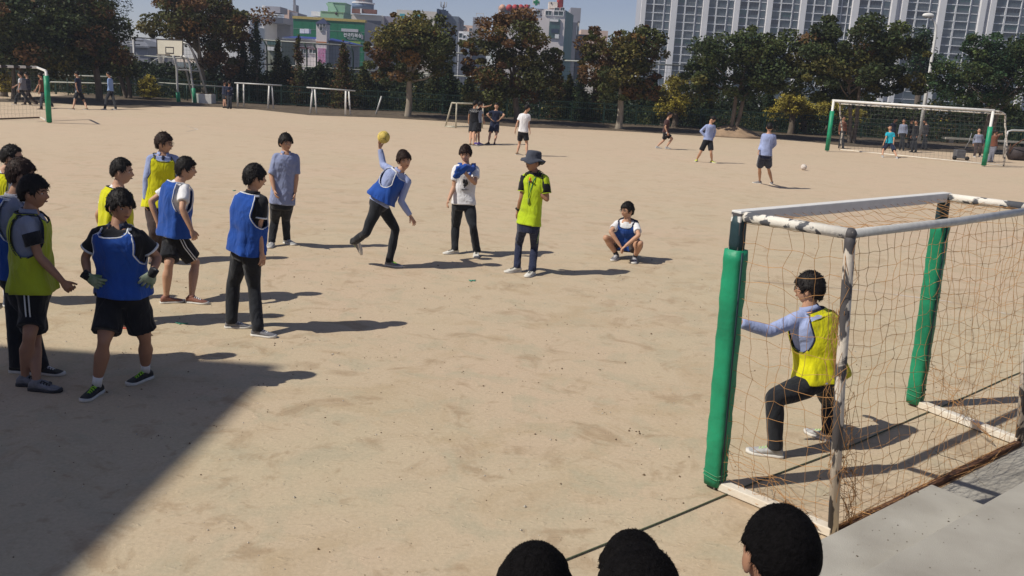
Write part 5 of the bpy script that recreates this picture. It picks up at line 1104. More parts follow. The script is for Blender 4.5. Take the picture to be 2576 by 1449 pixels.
        if sp.get('collar'):
            cb = MB(); c, l, f_, tg = torso_frame(J, .985)
            th = np.linspace(.55, 2*math.pi-.55, 22)+math.pi/2; hu_ = nrm(hc-J['neck'])
            r0 = [c+l*math.cos(a)*.064*s+f_*math.sin(a)*.064*s+tg*.030*s-f_*.004 for a in th]
            r1 = [c+l*math.cos(a)*.082*s+f_*math.sin(a)*.080*s-tg*(.006-.012*math.sin(a)*0)*s-(tg*.018 if (i < 3 or i > 18) else 0) for i, a in enumerate(th)]
            cb.add(np.array(r0+r1), [[i, i+1, 22+i+1, 22+i] for i in range(21)])
            o = part('collar', cb, sp['collar'], sho); md = o.modifiers.new('thick', 'SOLIDIFY'); md.thickness = .006
        if sp.get('tie'):
            cb = MB(); c, l, f_, tg = torso_frame(J, .93); c2, l2, f2, tg2 = torso_frame(J, .78)
            cb.tube([c+f_*.085*s+tg*.035*s, c+f_*.094*s, c2+f2*.122*s, c2+f2*.124*s-tg2*.1], [(.016, .012), (.022, .010), (.026, .006), (.03, .006)], 8, hint=l); part('necktie', cb, C_navy, sho)
    # ---- bib
    bb = sp.get('bib')
    if bb:
        n = 84 if near else 28; R_ = 74 if near else 26; t0 = sp.get('bhem', .0); ts = np.linspace(t0, .985, R_); loose = sp.get('loose', .030); rad = math.radians
        th = np.arange(n)*2*math.pi/n; side = np.minimum(np.minimum(th, 2*math.pi-th), np.abs(th-math.pi)); fr = np.abs(th-math.pi/2)
        wf = lambda t: rad(47)*math.sqrt(max(0, min(1, (t-.46)/.18)))*(1 if t < .86 else 1-.15*(t-.86)/.085)
        tb_ = lambda f_: min(.968, .865+.085*(f_/rad(52))**2)
        pq = np.random.default_rng(seed+5).uniform(0, 6.28, 6); P = []
        for t in ts:
            k_ = 1-min(1, max(0, (t+.05)/.85)); ring = torso_ring(J, t, .029, n, flare=loose*k_); cc = ring.mean(0); rdir = ring-cc; rdir /= np.linalg.norm(rdir, axis=1)[:, None]
            cr_ = np.sin(th*3+pq[0]+t*2)*.55+np.sin(th*5+pq[1]-t*3)*.45+.5*np.sin(th*8+pq[2]+t*4); cr_ = np.maximum(cr_, -.35)
            dg = np.sin(th*2+pq[3]+t*16)*.5+np.sin(th*3-pq[4]-t*23)*.4
            ring = ring+rdir*((.020*k_+.003)*cr_+.006*(1-abs(2*t-1)**2 if 0 < t < 1 else 0)*dg)[:, None]-np.outer(.012*k_*np.sin(th*2+pq[5]), V(0, 0, 1)); P.append(ring)
        P = np.array(P)
        dth = np.roll(P, -1, 1)-np.roll(P, 1, 1); dt = np.gradient(P, axis=0); nm = np.cross(dth, dt); nm /= np.linalg.norm(nm, axis=2, keepdims=True)+1e-9
        flat = folds(P.reshape(-1, 3), nm.reshape(-1, 3), .024 if near else .007, seed+2, 3.2, 7); P = flat.reshape(P.shape); fs = []
        for i in range(R_-1):
            t = ts[i]
            for j in range(n):
                if .46 < t < .955 and side[j] < wf(t)-.5*math.pi/n: continue
                if t > tb_(fr[j]): continue
                k = (j+1) % n; fs.append([i*n+j, i*n+k, (i+1)*n+k, (i+1)*n+j])
        X = MB(); X.add(flat, fs); o = part('bib', X, bb[0], root); md = o.modifiers.new('thick', 'SOLIDIFY'); md.thickness = .004; md.offset = 1
        def surf(t, a):
            i = min(R_-1.001, max(0, (t-t0)/(.985-t0)*(R_-1))); j = (a/(2*math.pi)*n) % n; i0, j0 = int(i), int(j); u, v_ = i-i0, j-j0
            return (P[i0, j0]*(1-u)*(1-v_)+P[i0+1, j0]*u*(1-v_)+P[i0, (j0+1) % n]*(1-u)*v_+P[i0+1, (j0+1) % n]*u*v_)
        tr = .0075 if near else .012
        for c_ in (0, math.pi):
            up_ = np.linspace(.462, .95, 16 if near else 7); a = [surf(t, c_+wf(t)) for t in up_]+[surf(.956, c_+x) for x in np.linspace(wf(.95), -wf(.95), 5)[1:-1]]+[surf(t, c_-wf(t)) for t in up_[::-1]]
            tm = MB(); tm.tube(a+[a[0]], tr, 6, False); part('trim', tm, bb[1], o)
        a = [surf(tb_(min(abs(x-math.pi/2), abs(x-2.5*math.pi))), x) for x in np.linspace(0, 2*math.pi, 37 if near else 13)]; tm = MB(); tm.tube(a, tr, 6, False); part('trim', tm, bb[1], o)
    # ---- shoes and socks
    for k in 'RL':
        a = J['an'+k]; ft = sp.get('foot'+k); 
        if ft: fw, up = V(*ft[0]), V(*ft[1])
        else: fw, up = yawv(J['toe'+k]), V(0, 0, 1)
        ms = sp.get('shoes', (S_blk, SOLE_W)); shoe(root, a, fw, up, s*1.05, ms, near, k)
        if sp.get('socks'):
            q = MB(); kn = J['kn'+k]; dd = nrm(kn-a); q.tube([a-up*.01, a+dd*.05*s, a+dd*sp.get('sockh', .085)*s], [.040*s, .039*s, .042*s], 14, True); part('sock', q, sp['socks'], root)
    return root, J, dict(tl=tl, HM=HM, hf=hf, hu=hu, hrt=hrt, hc=hc)
def OFF(x, y): return (x, y)
BT, YT = (C_blue, C_wht), (C_yel, C_nvt)
# ---- near players -------------------------------------------------------------
P1, J1, H1 = person(dict(label='boy in blue bib and lavender shirt throwing a yellow ball overarm', base=(985, 672), bhem=.10, yaw=95, yaws=138, yawh=155, hp=4, hr=-14,
    pel=(953, 512), neck=(1006, 430), head=(1017, 403), shR=((988, 431), 1), shL=((1026, 456), -1),
    elR=((964, 415), 1), wrR=((956, 374), 1), elL=((1008, 507), -1), wrL=((1032, 543), 1),
    knL=(995, 576), anL=(980, 655), toeL=108, knR=(920, 586), anR=((889, 610), .12), toeR=60, footR=((.25, .15, -.9), (-.95, .1, -.25)),
    top=('long', C_lav), bib=BT, low=('long', C_slack), fit=.92, collar=C_lav, shoes=(S_gry, SOLE_W, C_neon), socks=C_grey, hair='fringe', hairm=HAIR_B, mouth_open=True, arch=.03, loose=.065, 
     handR=dict(d=(-.05, 0, 1), pn=(.5, -.3, .5), curl=.25, spread=.2), handL=dict(curl=.15, spread=.22, pn=(-.3, .3, -.8))))
PW, JW, HW = person(dict(label='boy in white printed T-shirt lifting his blue bib to his chin', base=(1172, 640), yaw=172, yawh=186, hp=12, pel=(1166, 514), neck=(1172, 413), head=(1171, 387),
    elR=((1142, 470), -1), wrR=((1129, 502), -1), elL=((1195, 461), -1), wrL=((1171, 436), -1), knR=(1146, 569), knL=(1190, 569), anR=(1144, 625), anL=(1199, 630), toeR=235, toeL=180,
    top=('short', C_white), low=('long', C_slack), fit=.95, shoes=(S_wht, SOLE_W, C_black), hair='bowl', hairm=HAIR_B,  handL=dict(curl=.8, pn=(0, 1, .2)), seed=5))
PT, JT, HT = person(dict(label='man in grey brimmed hat and lime shirt holding a whistle', base=(1318, 690), h=1.76, fat=.90, yaw=205, yaws=200, yawh=225, hp=-6, pel=(1330, 566), neck=(1347, 433), head=(1340, 409),
    elR=((1312, 500), 1), wrR=((1303, 529), 1), elL=((1376, 502), -1), wrL=((1341, 467), -1), knR=(1305, 612), knL=(1345, 620), anR=(1301, 670), anL=(1339, 678), toeR=238, toeL=205,
    top=('short', C_lime), low=('long', cloth('navy_track', (.022, .028, .06))), fit=.86, shoes=(S_wht, SOLE_W, C_black), socks=C_white, hair='crop', skin=SKIN_D, 
    handL=dict(d=(-.5, -.2, .75), pn=(0, 1, 0), curl=.9), seed=8))
person(dict(label='boy with glasses in blue bib squatting on the sand', base=(1577, 655), yaw=200, yawh=235, hp=0, pel=(1577, 618), opel=.16, neck=(1577, 555), oneck=-.02, head=(1578, 530),
    elR=((1536, 583), -1), wrR=((1560, 618), -1), elL=((1607, 592), -1), wrL=((1572, 620), -1), knR=(1524, 598), knL=(1611, 612), anR=(1551, 640), anL=(1597, 646), toeR=205, toeL=190, handR=dict(curl=.5, pn=(0, 0, -1)), handL=dict(curl=.5, pn=(0, 0, -1)),
    top=('short', C_white), bib=(C_blue, C_navy), low=('short', C_brown), slen=.62, shoes=(S_gry, SOLE_W, C_white), socks=C_dark, sockh=.06, hair='bowl', glasses=True,  h=1.7))
person(dict(label='boy in short-sleeved plaid shirt and dark trousers watching from behind', base=(703, 622), yaw=160, yawh=140, pel=(710, 508), neck=(720, 383), head=(719, 360),
    elR=((682, 440), -1), wrR=((690, 478), -1), elL=((746, 440), -1), wrL=((742, 485), -1), knR=(691, 556), knL=(719, 552), anR=(684, 606), anL=(722, 600), toeR=178, toeL=125,
    shem=-.05, top=('rolled', cloth('plaid_lavender', (.24, .28, .44))), collar=cloth('plaid_lavender', (.24, .28, .44)), low=('long', C_slack), fit=.95, shoes=(S_lgt, SOLE_W, C_white), hair='bowl',  seed=31))
person(dict(label='boy seen from behind in blue bib over black polo and dark trousers', base=(640, 832), yaw=38, yaws=30, yawh=60, pel=(619, 632), neck=(637, 484), head=(641, 448),
    elR=((651, 570), 1), wrR=((659, 640), 1), elL=((588, 575), 1), knL=(587, 716), knR=(640, 722), anL=(582, 806), anR=(648, 826), toeL=80, toeR=98,
    top=('short', C_black), cuff=C_wht, collar=C_black, bib=BT, low=('long', C_slack), shoes=(S_gry, SOLE_W, C_white), hair='bowl',  seed=12, handR=dict(curl=.3, spread=.15)))
person(dict(label='boy in blue bib and striped black shorts leaning with hands on hips', base=(455, 752), yaw=52, yaws=42, yawh=78, pel=(438, 590), neck=(450, 456), head=(468, 426), ohead=.02,
    elL=((378, 508), -1), wrL=((399, 565), 1), elR=((458, 525), -1), wrR=((484, 583), -1), knL=(425, 665), knR=(492, 660), anL=(418, 745), anR=(482, 745), toeL=62, toeR=95,
    top=('short', C_white), bib=BT, low=('short', C_black), slen=.84, stripe=C_wht, shoes=(S_org, SOLE_W, C_white), hair='bowl',   seed=44, arch=.04, handR=dict(curl=.7), handL=dict(curl=.5)))
person(dict(label='tall boy with glasses in yellow bib over lavender shirt and tie', base=(398, 655), h=1.80, yaw=150, yaws=160, yawh=95, pel=(402, 522), neck=(411, 386), head=(413, 361),
    elR=((368, 458), -1), wrR=((366, 503), -1), elL=((444, 458), 1), wrL=((446, 503), 1), knR=(388, 585), knL=(418, 585), anR=(384, 642), anL=(412, 640), toeR=160, toeL=120,
    top=('long', C_lav), collar=C_lav, tie=True, bib=YT, low=('long', C_brown), shoes=(S_brn, SOLE_K, C_black), hair='bowl', hairm=HAIR_B, glasses=True,  loose=.03, seed=3))
person(dict(label='boy in bright yellow bib and white T-shirt behind the gloved boy', base=(300, 812), yaw=60, yaws=48, yawh=82, pel=(296, 618), neck=(296, 466), head=(307, 432),
    elL=((247, 540), -1), wrL=((262, 590), 1), knL=(285, 712), knR=(318, 712), anL=(284, 800), anR=(314, 806), toeL=70, toeR=100,
    top=('short', C_white), bib=YT, low=('long', C_slack), shoes=(S_lgt, shoemat('red_sole', (.5, .12, .08)), C_white), hair='short', seed=17))
PK, JK, HK = person(dict(label='stocky boy in blue bib wearing green goalkeeper gloves', base=(300, 975), h=1.74, fat=1.14, yaw=183, yaws=180, yawh=128, hp=5, pel=(309, 742), neck=(296, 566), head=(304, 520),
    elR=((214, 648), 1), wrR=((222, 696), -1), elL=((397, 648), 1), wrL=((382, 690), -1), knR=(262, 858), knL=(365, 852), anR=(243, 968), anL=(366, 932), toeR=188, toeL=205,
    top=('short', C_black), cuff=C_wht, collar=C_navy, bib=BT, low=('short', C_black), slen=.80, shoes=(S_blk, SOLE_W, C_neon), socks=C_white, hair='bowl',  seed=21, skin=SKIN_D, loose=.01,
    handR=dict(glove=mat('goalkeeper_glove', (.11, .19, .09), .7, .5, 12, col2=(.42, .46, .38)), d=(.8, .0, -.55), pn=(.3, 1, .2), curl=.3), handL=dict(glove=MATS['goalkeeper_glove'], d=(-.5, 0, -.85), pn=(-.3, 1, .2), curl=.3)))
person(dict(label='boy in yellow-green bib and striped shorts in profile at left', base=(78, 962), h=1.76, yaw=78, yaws=72, yawh=88, pel=(85, 728), neck=(76, 530), head=(86, 485),
    elR=((98, 645), -1), wrR=((165, 716), -1), elL=((60, 640), 1), knR=(88, 848), knL=(74, 845), anR=(92, 958), anL=(62, 946), toeR=92, toeL=85,
    top=('short', C_greyblue), band=C_black, cuff=C_wht, collar=C_greyblue, bib=(C_olive, C_nvt), low=('short', C_black), slen=.82, stripe=C_wht, shoes=(S_gry, SOLE_K, C_dark), hair='bowl',  seed=61, skin=SKIN_D, handR=dict(curl=.9), loose=.03))
person(dict(label='boy in blue bib and long black trousers hidden behind the yellow-green bib', base=(66, 925), yaw=65, yaws=62, yawh=60, pel=(36, 690), neck=(36, 492), head=(54, 440),
    elR=((88, 600), 1), elL=((5, 590), 1), knL=(38, 800), knR=(70, 800), anL=(43, 914), anR=(104, 918), toeL=90, toeR=92,
    top=('short', C_greyblue), collar=C_white, bib=BT, low=('long', C_slack), shoes=(S_blk, SOLE_W, C_white), hair='bowl', hairm=HAIR_B, seed=71))
person(dict(label='boy in yellow bib cut off by the left edge of the picture', base=(2, 762), yaw=20, yaws=8, yawh=75, pel=(-4, 600), neck=(10, 430), head=(31, 397),
    elR=((30, 525), 1), knL=(-14, 675), knR=(14, 675), anL=(-14, 748), anR=(18, 745), toeL=150, toeR=150,
    top=('short', C_white), bib=YT, low=('short', C_navy), slen=.9, shoes=(S_nvy, SOLE_W, C_white), socks=C_white, hair='short', seed=81))
person(dict(label='boy with glasses in yellow bib crouching as goalkeeper inside the near goal', base=(2025, 1120), h=1.80, fat=1.08, loose=.018, yaw=318, yaws=325, yawh=300, pel=(2062, 948), neck=(2035, 775), head=(2035, 728), hs=1.03,
    elL=((1935, 834), -1), wrL=((1862, 812), -1), elR=((2100, 850), 1), wrR=((2085, 870), 1), knL=(1948, 1000), knR=(2086, 1012), anL=(1950, 1122), anR=(2085, 1083), toeL=285, toeR=320,
    top=('long', C_lav), collar=C_lav, bib=YT, low=('long', C_slack), fit=.95, shoes=(S_lgt, SOLE_W, mat('pale_lace', (.45, .6, .3))), hair='bowl', glasses=True,  seed=91, arch=.03, handL=dict(spread=.2, curl=.1, pn=(0, 1, -.3))))
# ================================================================ far people (small in the picture)
SB = (C_black, C_wht)
def far(**k): k.setdefault('near', False); k.setdefault('shoes', (S_tan, SOLE_W)); k.setdefault('hair', 'short'); return person(k)
FJ = {}
far(label='boy in white T-shirt and grey vest running left behind the far left goal', base=(58, 264), yaw=275, yawh=270, pel=(56, 226), neck=(54, 196), head=(50, 187), elR=((47, 212), -1), wrR=((36, 218), -1), knR=(42, 242), knL=(66, 247), anR=(39, 259), anL=((76, 261), 0), top=('short', C_white), bib=(C_grey, C_grey), low=('long', C_slack))
far(label='boy in dark shirt just behind the grey vested runner at far left', base=(75, 262), yaw=275, pel=(70, 226), neck=(68, 197), head=(66, 188), elR=((62, 212), 1), wrR=((60, 224), 1), knR=(66, 242), knL=(78, 246), anR=(63, 259), anL=((92, 258), .1), top=('short', C_navy), low=('long', C_brown), shoes=(S_brn, SOLE_K))
far(label='boy in rust coloured shirt running behind the green padded post at left', base=(112, 271), yaw=272, pel=(108, 231), neck=(104, 199), head=(101, 190), elR=((95, 215), -1), wrR=((89, 227), -1), knR=(104, 250), knL=(118, 250), anR=(104, 271), anL=((131, 264), .1), top=('short', C_orange), low=('long', C_slack), shoes=(S_brn, SOLE_K))
far(label='boy in dark grey T-shirt and striped shorts walking left', base=(200, 274), yaw=272, pel=(197, 229), neck=(195, 195), head=(193, 186.5), elL=((191, 213), -1), wrL=((196, 232), -1), knL=(188, 252), knR=(212, 255), anL=(184, 271.5), anR=(218, 272), top=('short', C_navy), low=('short', C_black), stripe=C_wht, shoes=(S_tan, SOLE_W))
far(label='boy in light blue shirt and black trousers walking left', base=(278, 273), yaw=268, pel=(278, 229), neck=(276, 196), head=(273, 187.5), elL=((273, 214), -1), wrL=((278, 231), -1), knL=(267, 251), knR=(286, 251), anL=(264, 272), anR=(291, 272), top=('long', cloth('light_blue', (.22, .33, .58))), low=('long', C_slack), shoes=(S_lgt, SOLE_W))
far(label='left one of two dark figures by the chin-up bar', base=(565, 270), yaw=40, pel=(565, 238), neck=(566, 216), head=(565, 207.5), knR=(567, 253), knL=(563, 253), anR=(568, 268), anL=(563, 268), top=('short', C_navy), low=('short', C_black), skin=SKIN_D, shoes=(S_blk, SOLE_K))
far(label='right one of two dark figures by the chin-up bar, arms folded', base=(577, 272), yaw=330, pel=(578, 240), neck=(577, 217), head=(577, 208.5), elR=((584, 227), -1), wrR=((577, 228), -1), knR=(580, 255), knL=(575, 255), anR=(581, 270), anL=(574, 270), top=('long', C_navy), low=('long', C_slack), skin=SKIN_D, shoes=(S_blk, SOLE_K))
far(label='boy in grey shirt with pale cap and purple shoes behind the pointing boy', base=(1201, 361.5), yaw=60, yawh=80, pel=(1203, 308), neck=(1205, 273), head=(1209, 264), elR=((1214, 288), 1), knR=(1204, 335), knL=(1197, 335), anR=(1205, 358), anL=(1197, 359), toeR=100, toeL=110, top=('short', C_greyblue), low=('short', C_dark), shoes=(S_pur, SOLE_W), h=1.74)
PB, JB, HB = far(label='boy in black T-shirt with white lettering on its back, pointing right', base=(1187, 363), yaw=10, yaws=0, yawh=40, pel=(1193, 306), neck=(1194, 272), head=(1196, 262), elR=((1213, 270), 1), wrR=((1229, 267), 1), elL=((1180, 290), 1), knL=(1184, 336), knR=(1192, 337), anL=(1183, 361), anR=(1191, 362), toeR=80, toeL=60, top=('short', C_black), low=('short', C_black), shoes=(S_tan, SOLE_W), h=1.76)
far(label='boy in navy tracksuit top facing the camera with hands on hips', base=(1237, 361), yaw=185, pel=(1245, 309), neck=(1248, 277), head=(1249, 267), elR=((1225, 288), -1), wrR=((1236, 300), -1), elL=((1269, 289), -1), wrL=((1257, 301), -1), knR=(1233, 336), knL=(1249, 336), anR=(1229, 358), anL=(1244, 359), toeR=215, toeL=180, top=('short', C_navy), low=('short', C_navy), shoes=(S_brn, SOLE_K))
far(label='boy in white T-shirt and black shorts walking away in mid field', base=(1312, 391), yaw=8, yawh=45, pel=(1316, 332), neck=(1321, 285), head=(1327, 272), elL=((1301, 310), 1), wrL=((1295, 333), 1), elR=((1330, 311), 1), wrR=((1334, 336), 1), knL=(1307, 361), knR=(1325, 361), anL=(1301, 384), anR=(1325, 387), toeL=80, toeR=50, top=('short', C_white), low=('short', C_black), slen=.7, shoes=(S_tan, SOLE_W))
far(label='boy in dark red T-shirt running right with bent knees', base=(1668, 375), yaw=85, pel=(1674, 333), neck=(1680, 300), head=(1685, 289), elR=((1673, 320), -1), wrR=((1680, 337), -1), knL=(1691, 349), knR=(1670, 353), anR=((1653, 368), .0), anL=((1677, 369), 0), top=('short', C_plum), low=('short', C_black), slen=.75, stripe=C_wht, shoes=(S_lgt, SOLE_W))
far(label='boy in lavender shirt looking down with hands on hips', base=(1772, 409), yaw=165, yawh=120, hp=35, pel=(1781, 353), neck=(1788, 312), head=(1793, 301), elR=((1763, 330), -1), wrR=((1775, 345), -1), elL=((1799, 331), 1), wrL=((1794, 347), 1), knR=(1762, 384), knL=(1789, 384), anR=(1753, 401), anL=(1791, 404), toeR=210, toeL=130, top=('long', C_lav), low=('short', C_black), slen=.8, shoes=(S_yel, SOLE_W))
far(label='boy in lavender shirt jogging away near the white ball', base=(1925, 474), yaw=5, yawh=10, pel=(1925, 391), neck=(1935, 335), head=(1936, 321), elL=((1915, 363), 1), wrL=((1909, 379), -1), elR=((1950, 363), 1), wrR=((1942, 372), 1), knL=(1911, 423), knR=(1933, 423), anL=(1911, 455), anR=(1942, 457), toeL=290, toeR=10, top=('long', C_lav), low=('short', C_navy), slen=.8, stripe=C_wht, shoes=(S_gry, SOLE_W))
far(label='goalkeeper in cyan T-shirt crouching in the far goal', base=(2237, 395), yaw=190, pel=(2238, 361), neck=(2240, 332), head=(2239, 321), elR=((2229, 347), -1), wrR=((2223, 360), -1), elL=((2249, 350), -1), wrL=((2247, 368), -1), knR=(2222, 376), knL=(2250, 380), anR=(2220, 391), anL=(2256, 394), top=('short', C_cyan), low=('short', C_navy), slen=.95, shoes=(S_lgt, SOLE_W))
far(label='boy in pale blue shirt and black trousers behind the right goal post', base=(2457, 393), yaw=190, pel=(2461, 360), neck=(2463, 337), head=(2463, 328), knR=(2455, 376), knL=(2468, 376), anR=(2451, 391), anL=(2465, 390), elR=((2450, 350), 1), elL=((2474, 350), 1), top=('long', C_greyblue), low=('long', C_brown), shoes=(S_lgt, SOLE_W))
far(label='person in dark clothes holding the rear stay of the far goal', base=(2492, 407), yaw=80, pel=(2500, 368), neck=(2503, 340), head=(2505, 332), elR=((2514, 338), -1), wrR=((2520, 338), 1), elL=((2508, 352), 1), knR=(2498, 387), knL=(2492, 387), anR=(2495, 404), anL=(2487, 404), top=('short', C_orange), low=('long', C_grey), skin=SKIN_D, shoes=(S_gry, SOLE_K))
for (x, y, yw, lab, c_, hd) in ((2243, 372, 150, 'boy in dark blue standing in the shade behind the cyan goalkeeper', C_navy, 5), (2268, 377, 200, 'boy in grey-blue with back turned in the shaded group', C_greyblue, 0), (2288, 374, 110, 'boy in black in the middle of the shaded group', C_dark, 2),
                               (2299, 382, 250, 'boy in black trousers at the front of the shaded group', C_black, 0), (2325, 376, 255, 'boy with white collar leaning forward in the shade behind the goal', C_dark, 6), (2116, 372, 170, 'person in reddish shirt behind the left stay of the far goal', C_orange, 0)):
    g0 = gp(x, y); sc = FOC/g0[1]*1.0; H_ = lambda m, dx=0: (x+(H_tilt*m+dx)*sc, y-m*sc*1.0)
    H_tilt = .085
    far(label=lab, base=(x, y), yaw=yw, hp=25 if hd > 4 else 5, pel=H_(.90), neck=H_(1.42), head=H_(1.58, (.10 if yw < 180 else -.10)*(hd > 4)), knR=H_(.48, .07), knL=H_(.48, -.07), anR=(x+.10*sc, y-2), anL=(x-.10*sc, y-3),
        group='boys standing in the shade behind the far goal', top=('long', c_), low=('long', C_slack), skin=SKIN_D, shoes=(S_blk, SOLE_K), h=1.68)
# ================================================================ spectators seated in front of the camera
def spectator(px, dist, lab, yh, wide, shirt, seedv, hairst='crop', hs=1.0, dz=0):
    d = nrm(ray(*px)); hc = CAMP+d*dist; n_ = hc-V(0, .05, .22); s = hs
    J = dict(s=s, G=V(hc[0], hc[1], hc[2]-1.32), n=V(0, 1, 0), yp=yh, ys=yh, yh=yh, head=hc, neck=n_, pel=hc-V(0, .12, .76)*s)
    f, l = yawv(yh), latv(yh)
    for k, sg in (('R', 1), ('L', -1)):
        J['sh'+k] = n_+l*sg*.16-V(0, 0, .065); J['hip'+k] = J['pel']+l*sg*.09; J['kn'+k] = J['hip'+k]+f*.42+V(0, 0, .04)+l*sg*.06; J['an'+k] = J['kn'+k]+f*.06-V(0, 0, .40); J['toe'+k] = yh
        J['el'+k] = J['sh'+k]+f*.12+l*sg*.07-V(0, 0, .23); J['wr'+k] = J['el'+k]+f*.22-l*sg*.06-V(0, 0, .06)
    return person(dict(label=lab, hair=hairst, top=('short', shirt), collar=shirt, low=('long', C_slack), seed=seedv, shoes=(S_blk, SOLE_W), hs=wide, hw=1.13, hairm=HAIR_S, smoothhair=True, tufts=2600, tuftl=.020, tuftw=.0007, tuftn=.05, tlift=.0007, skin=SKIN_D, group='spectators seated on the steps'), J)
spectator((1960, 1396), 2.47, 'rightmost seated spectator, black hair with one ear showing, pale blue shirt', 348, 1.04, C_lav, 301)
spectator((1588, 1437), 3.2, 'middle seated spectator seen as a rounded black head', 5, 1.10, C_grey, 302, 'short')
spectator((1345, 1481), 2.9, 'leftmost seated spectator seen as a rounded black head', 10, 1.12, C_navy, 303, 'short')
spectator((1606, 1508), 2.5, 'seated spectator directly below the middle black head', 0, 1.15, C_white, 304, 'short')

# ================================================================ balls and held things
def ball(name, c, r, m1, m2, lab, seed):
    bm = bmesh.new(); bmesh.ops.create_icosphere(bm, subdivisions=4, radius=r)
    ico = bmesh.new(); bmesh.ops.create_icosphere(ico, subdivisions=1, radius=1); cs = np.array([v.co.normalized() for v in ico.verts]); ico.free()
    me = bpy.data.meshes.new(name); fi = []
    for f in bm.faces:
        d = np.array(f.calc_center_median().normalized()); k = np.sort(cs@d)[::-1]; fi.append(1 if k[0]-k[1] < .05 else 0)
    for v in bm.verts:
        d = np.array(v.co.normalized()); k = np.sort(cs@d)[::-1]; q = 1-.012*math.exp(-((k[0]-k[1])/.03)**2); v.co *= q
    bm.to_mesh(me); bm.free(); me.materials.append(m1); me.materials.append(m2); me.polygons.foreach_set('material_index', fi); me.polygons.foreach_set('use_smooth', [True]*len(me.polygons))
    o = link(name, me, None, tuple(c)); o.rotation_euler = (.4, .3, .7); return tag(o, lab, 'ball')
hw = J1['wrR']; bc = hw+V(.055, -.03, .172)
ball('handball', bc, .092, mat('yellow_ball', (.66, .50, .12), .6, .25, 14, .4, 60), mat('ball_seam_olive', (.22, .19, .05), .7, .2), 'scuffed yellow handball in the raised hand of the thrower', 1)
fb = gp(2021, 428); fb[2] = .11
ball('football', fb, .11, mat('off_white_ball', (.66, .60, .54), .5, .06), mat('ball_seam_brown', (.25, .16, .12), .7, .2), 'white and brown football rolling near the far goal', 2)

# teacher: hat, sunglasses, whistle, lanyard, shoulder panels, watch
tl = HT['tl']; hb = MB(); n = 40; rings = []
def hat_ring(rx, ry, z, wav=0, dy=-.006): return np.array([tl((rx*math.cos(a), ry*math.sin(a)+dy, z+wav*math.sin(a*2+.8)+wav*.5*math.sin(a*5))) for a in np.linspace(0, 2*math.pi, n, endpoint=False)])
rings = [hat_ring(.088, .104, .045), hat_ring(.125, .140, .030, .010), hat_ring(.150, .168, .008, .022), hat_ring(.153, .171, .012, .022), hat_ring(.125, .140, .036, .010), hat_ring(.092, .110, .056, .003), hat_ring(.090, .107, .090), hat_ring(.086, .100, .130), hat_ring(.074, .085, .148), hat_ring(.03, .035, .154)]
hb.loft(rings, True); part('hat', hb, C_hat, PT)
g_ = MB()
for sx in (-1, 1): g_.sphere(tl((sx*.033, .093, .004)), (.027, .008, .017), 12, 8, HT['HM'])
g_.tube([tl((-.075, .02, .008)), tl((-.06, .085, .008)), tl((.06, .085, .008)), tl((.075, .02, .008))], .003, 5); part('sunglasses', g_, GLAS, PT)
c, l, f_, tg = torso_frame(JT, .86); c0, l0, f0, _t = torso_frame(JT, .97); c2, l2, f2, _t = torso_frame(JT, .52)
mb = MB(); mb.tube([c0+l0*.05+f0*.06, c+l*.035+f_*.125, c2+l2*.012+f2*.128, c+l*-.03+f_*.125, c0-l0*.05+f0*.06], [(.009, .003)]*5, 6, hint=l); part('lanyard', mb, mat('green_strap', (.03, .22, .08)), PT)
mb = MB(); mb.tube([c2+l2*.012+f2*.13, c2+f2*.135-tg*.05, c2+f2*.13-tg*.09], [.010, .016, .009], 8); part('lanyard_clip', mb, mat('olive_clip', (.2, .26, .05)), PT)
w = JT['wrL']; mb = MB(); mb.tube([w+V(-.05, -.03, .075), w+V(-.055, -.06, .095), w+V(-.055, -.09, .125)], [.013, .017, .013], 8)
top('whistle', mb, mat('orange_plastic', (.85, .22, .05), .4, .05), tuple(w+V(-.05, -.06, .1)), label='orange whistle held up in front of the man in the hat', cat='whistle')
w, e = JT['wrR'], JT['elR']; d = nrm(w-e); mb = MB(); mb.tube([w-d*.05, w-d*.015], [.033, .033], 14); mb.sphere(w-d*.032-V(.03, 0, 0), .018, 8, 6); part('wristwatch', mb, M_black, PT)
# dark shoulder yoke stripes and dark sleeves of his shirt
for k, sg in (('R', 1), ('L', -1)):
    sh, el = JT['sh'+k], JT['el'+k]; mb = MB(); e = .70; s = JT['s']
    mb.tube([sh+nrm(JT['neck']-sh)*.012, sh*.7+el*.3, sh*(1-e)+el*e], [(.064*s), .066*s, .071*s], 16, True, rnd=False); part('dark_sleeve', mb, C_black, PT)
    mb = MB(); ee = sh*(1-e)+el*e; mb.tube([ee-nrm(el-sh)*.006, ee+nrm(el-sh)*.004], .0715*s, 16); part('cuff_trim', mb, C_lime, PT)
    for j in range(4):
        a = JT['neck']*(1-.35-.17*j)+sh*(.35+.17*j); fr = yawv(JT['ys']); hh = a+V(0, 0, .055-.004*j)
        mb = MB(); mb.tube([hh-fr*.05-V(0, 0, .005), hh+fr*.0+V(0, 0, .004), hh+fr*.06-V(0, 0, .022), hh+fr*.085-V(0, 0, .05)], [(.0085, .006)]*4, 6, hint=nrm(sh-JT['neck'])); part('shoulder_stripe', mb, C_black, PT)
mb = MB(); rr = [torso_ring(JT, t, .014, 24) for t in (.94, .975, 1.0)]; mb.loft(rr, False); 
o = part('collar', mb, C_black, PT)
mb = MB(); hi, kn = JT['hipL'], JT['knL']; l = -latv(JT['yp']); fr = yawv(JT['yp'])
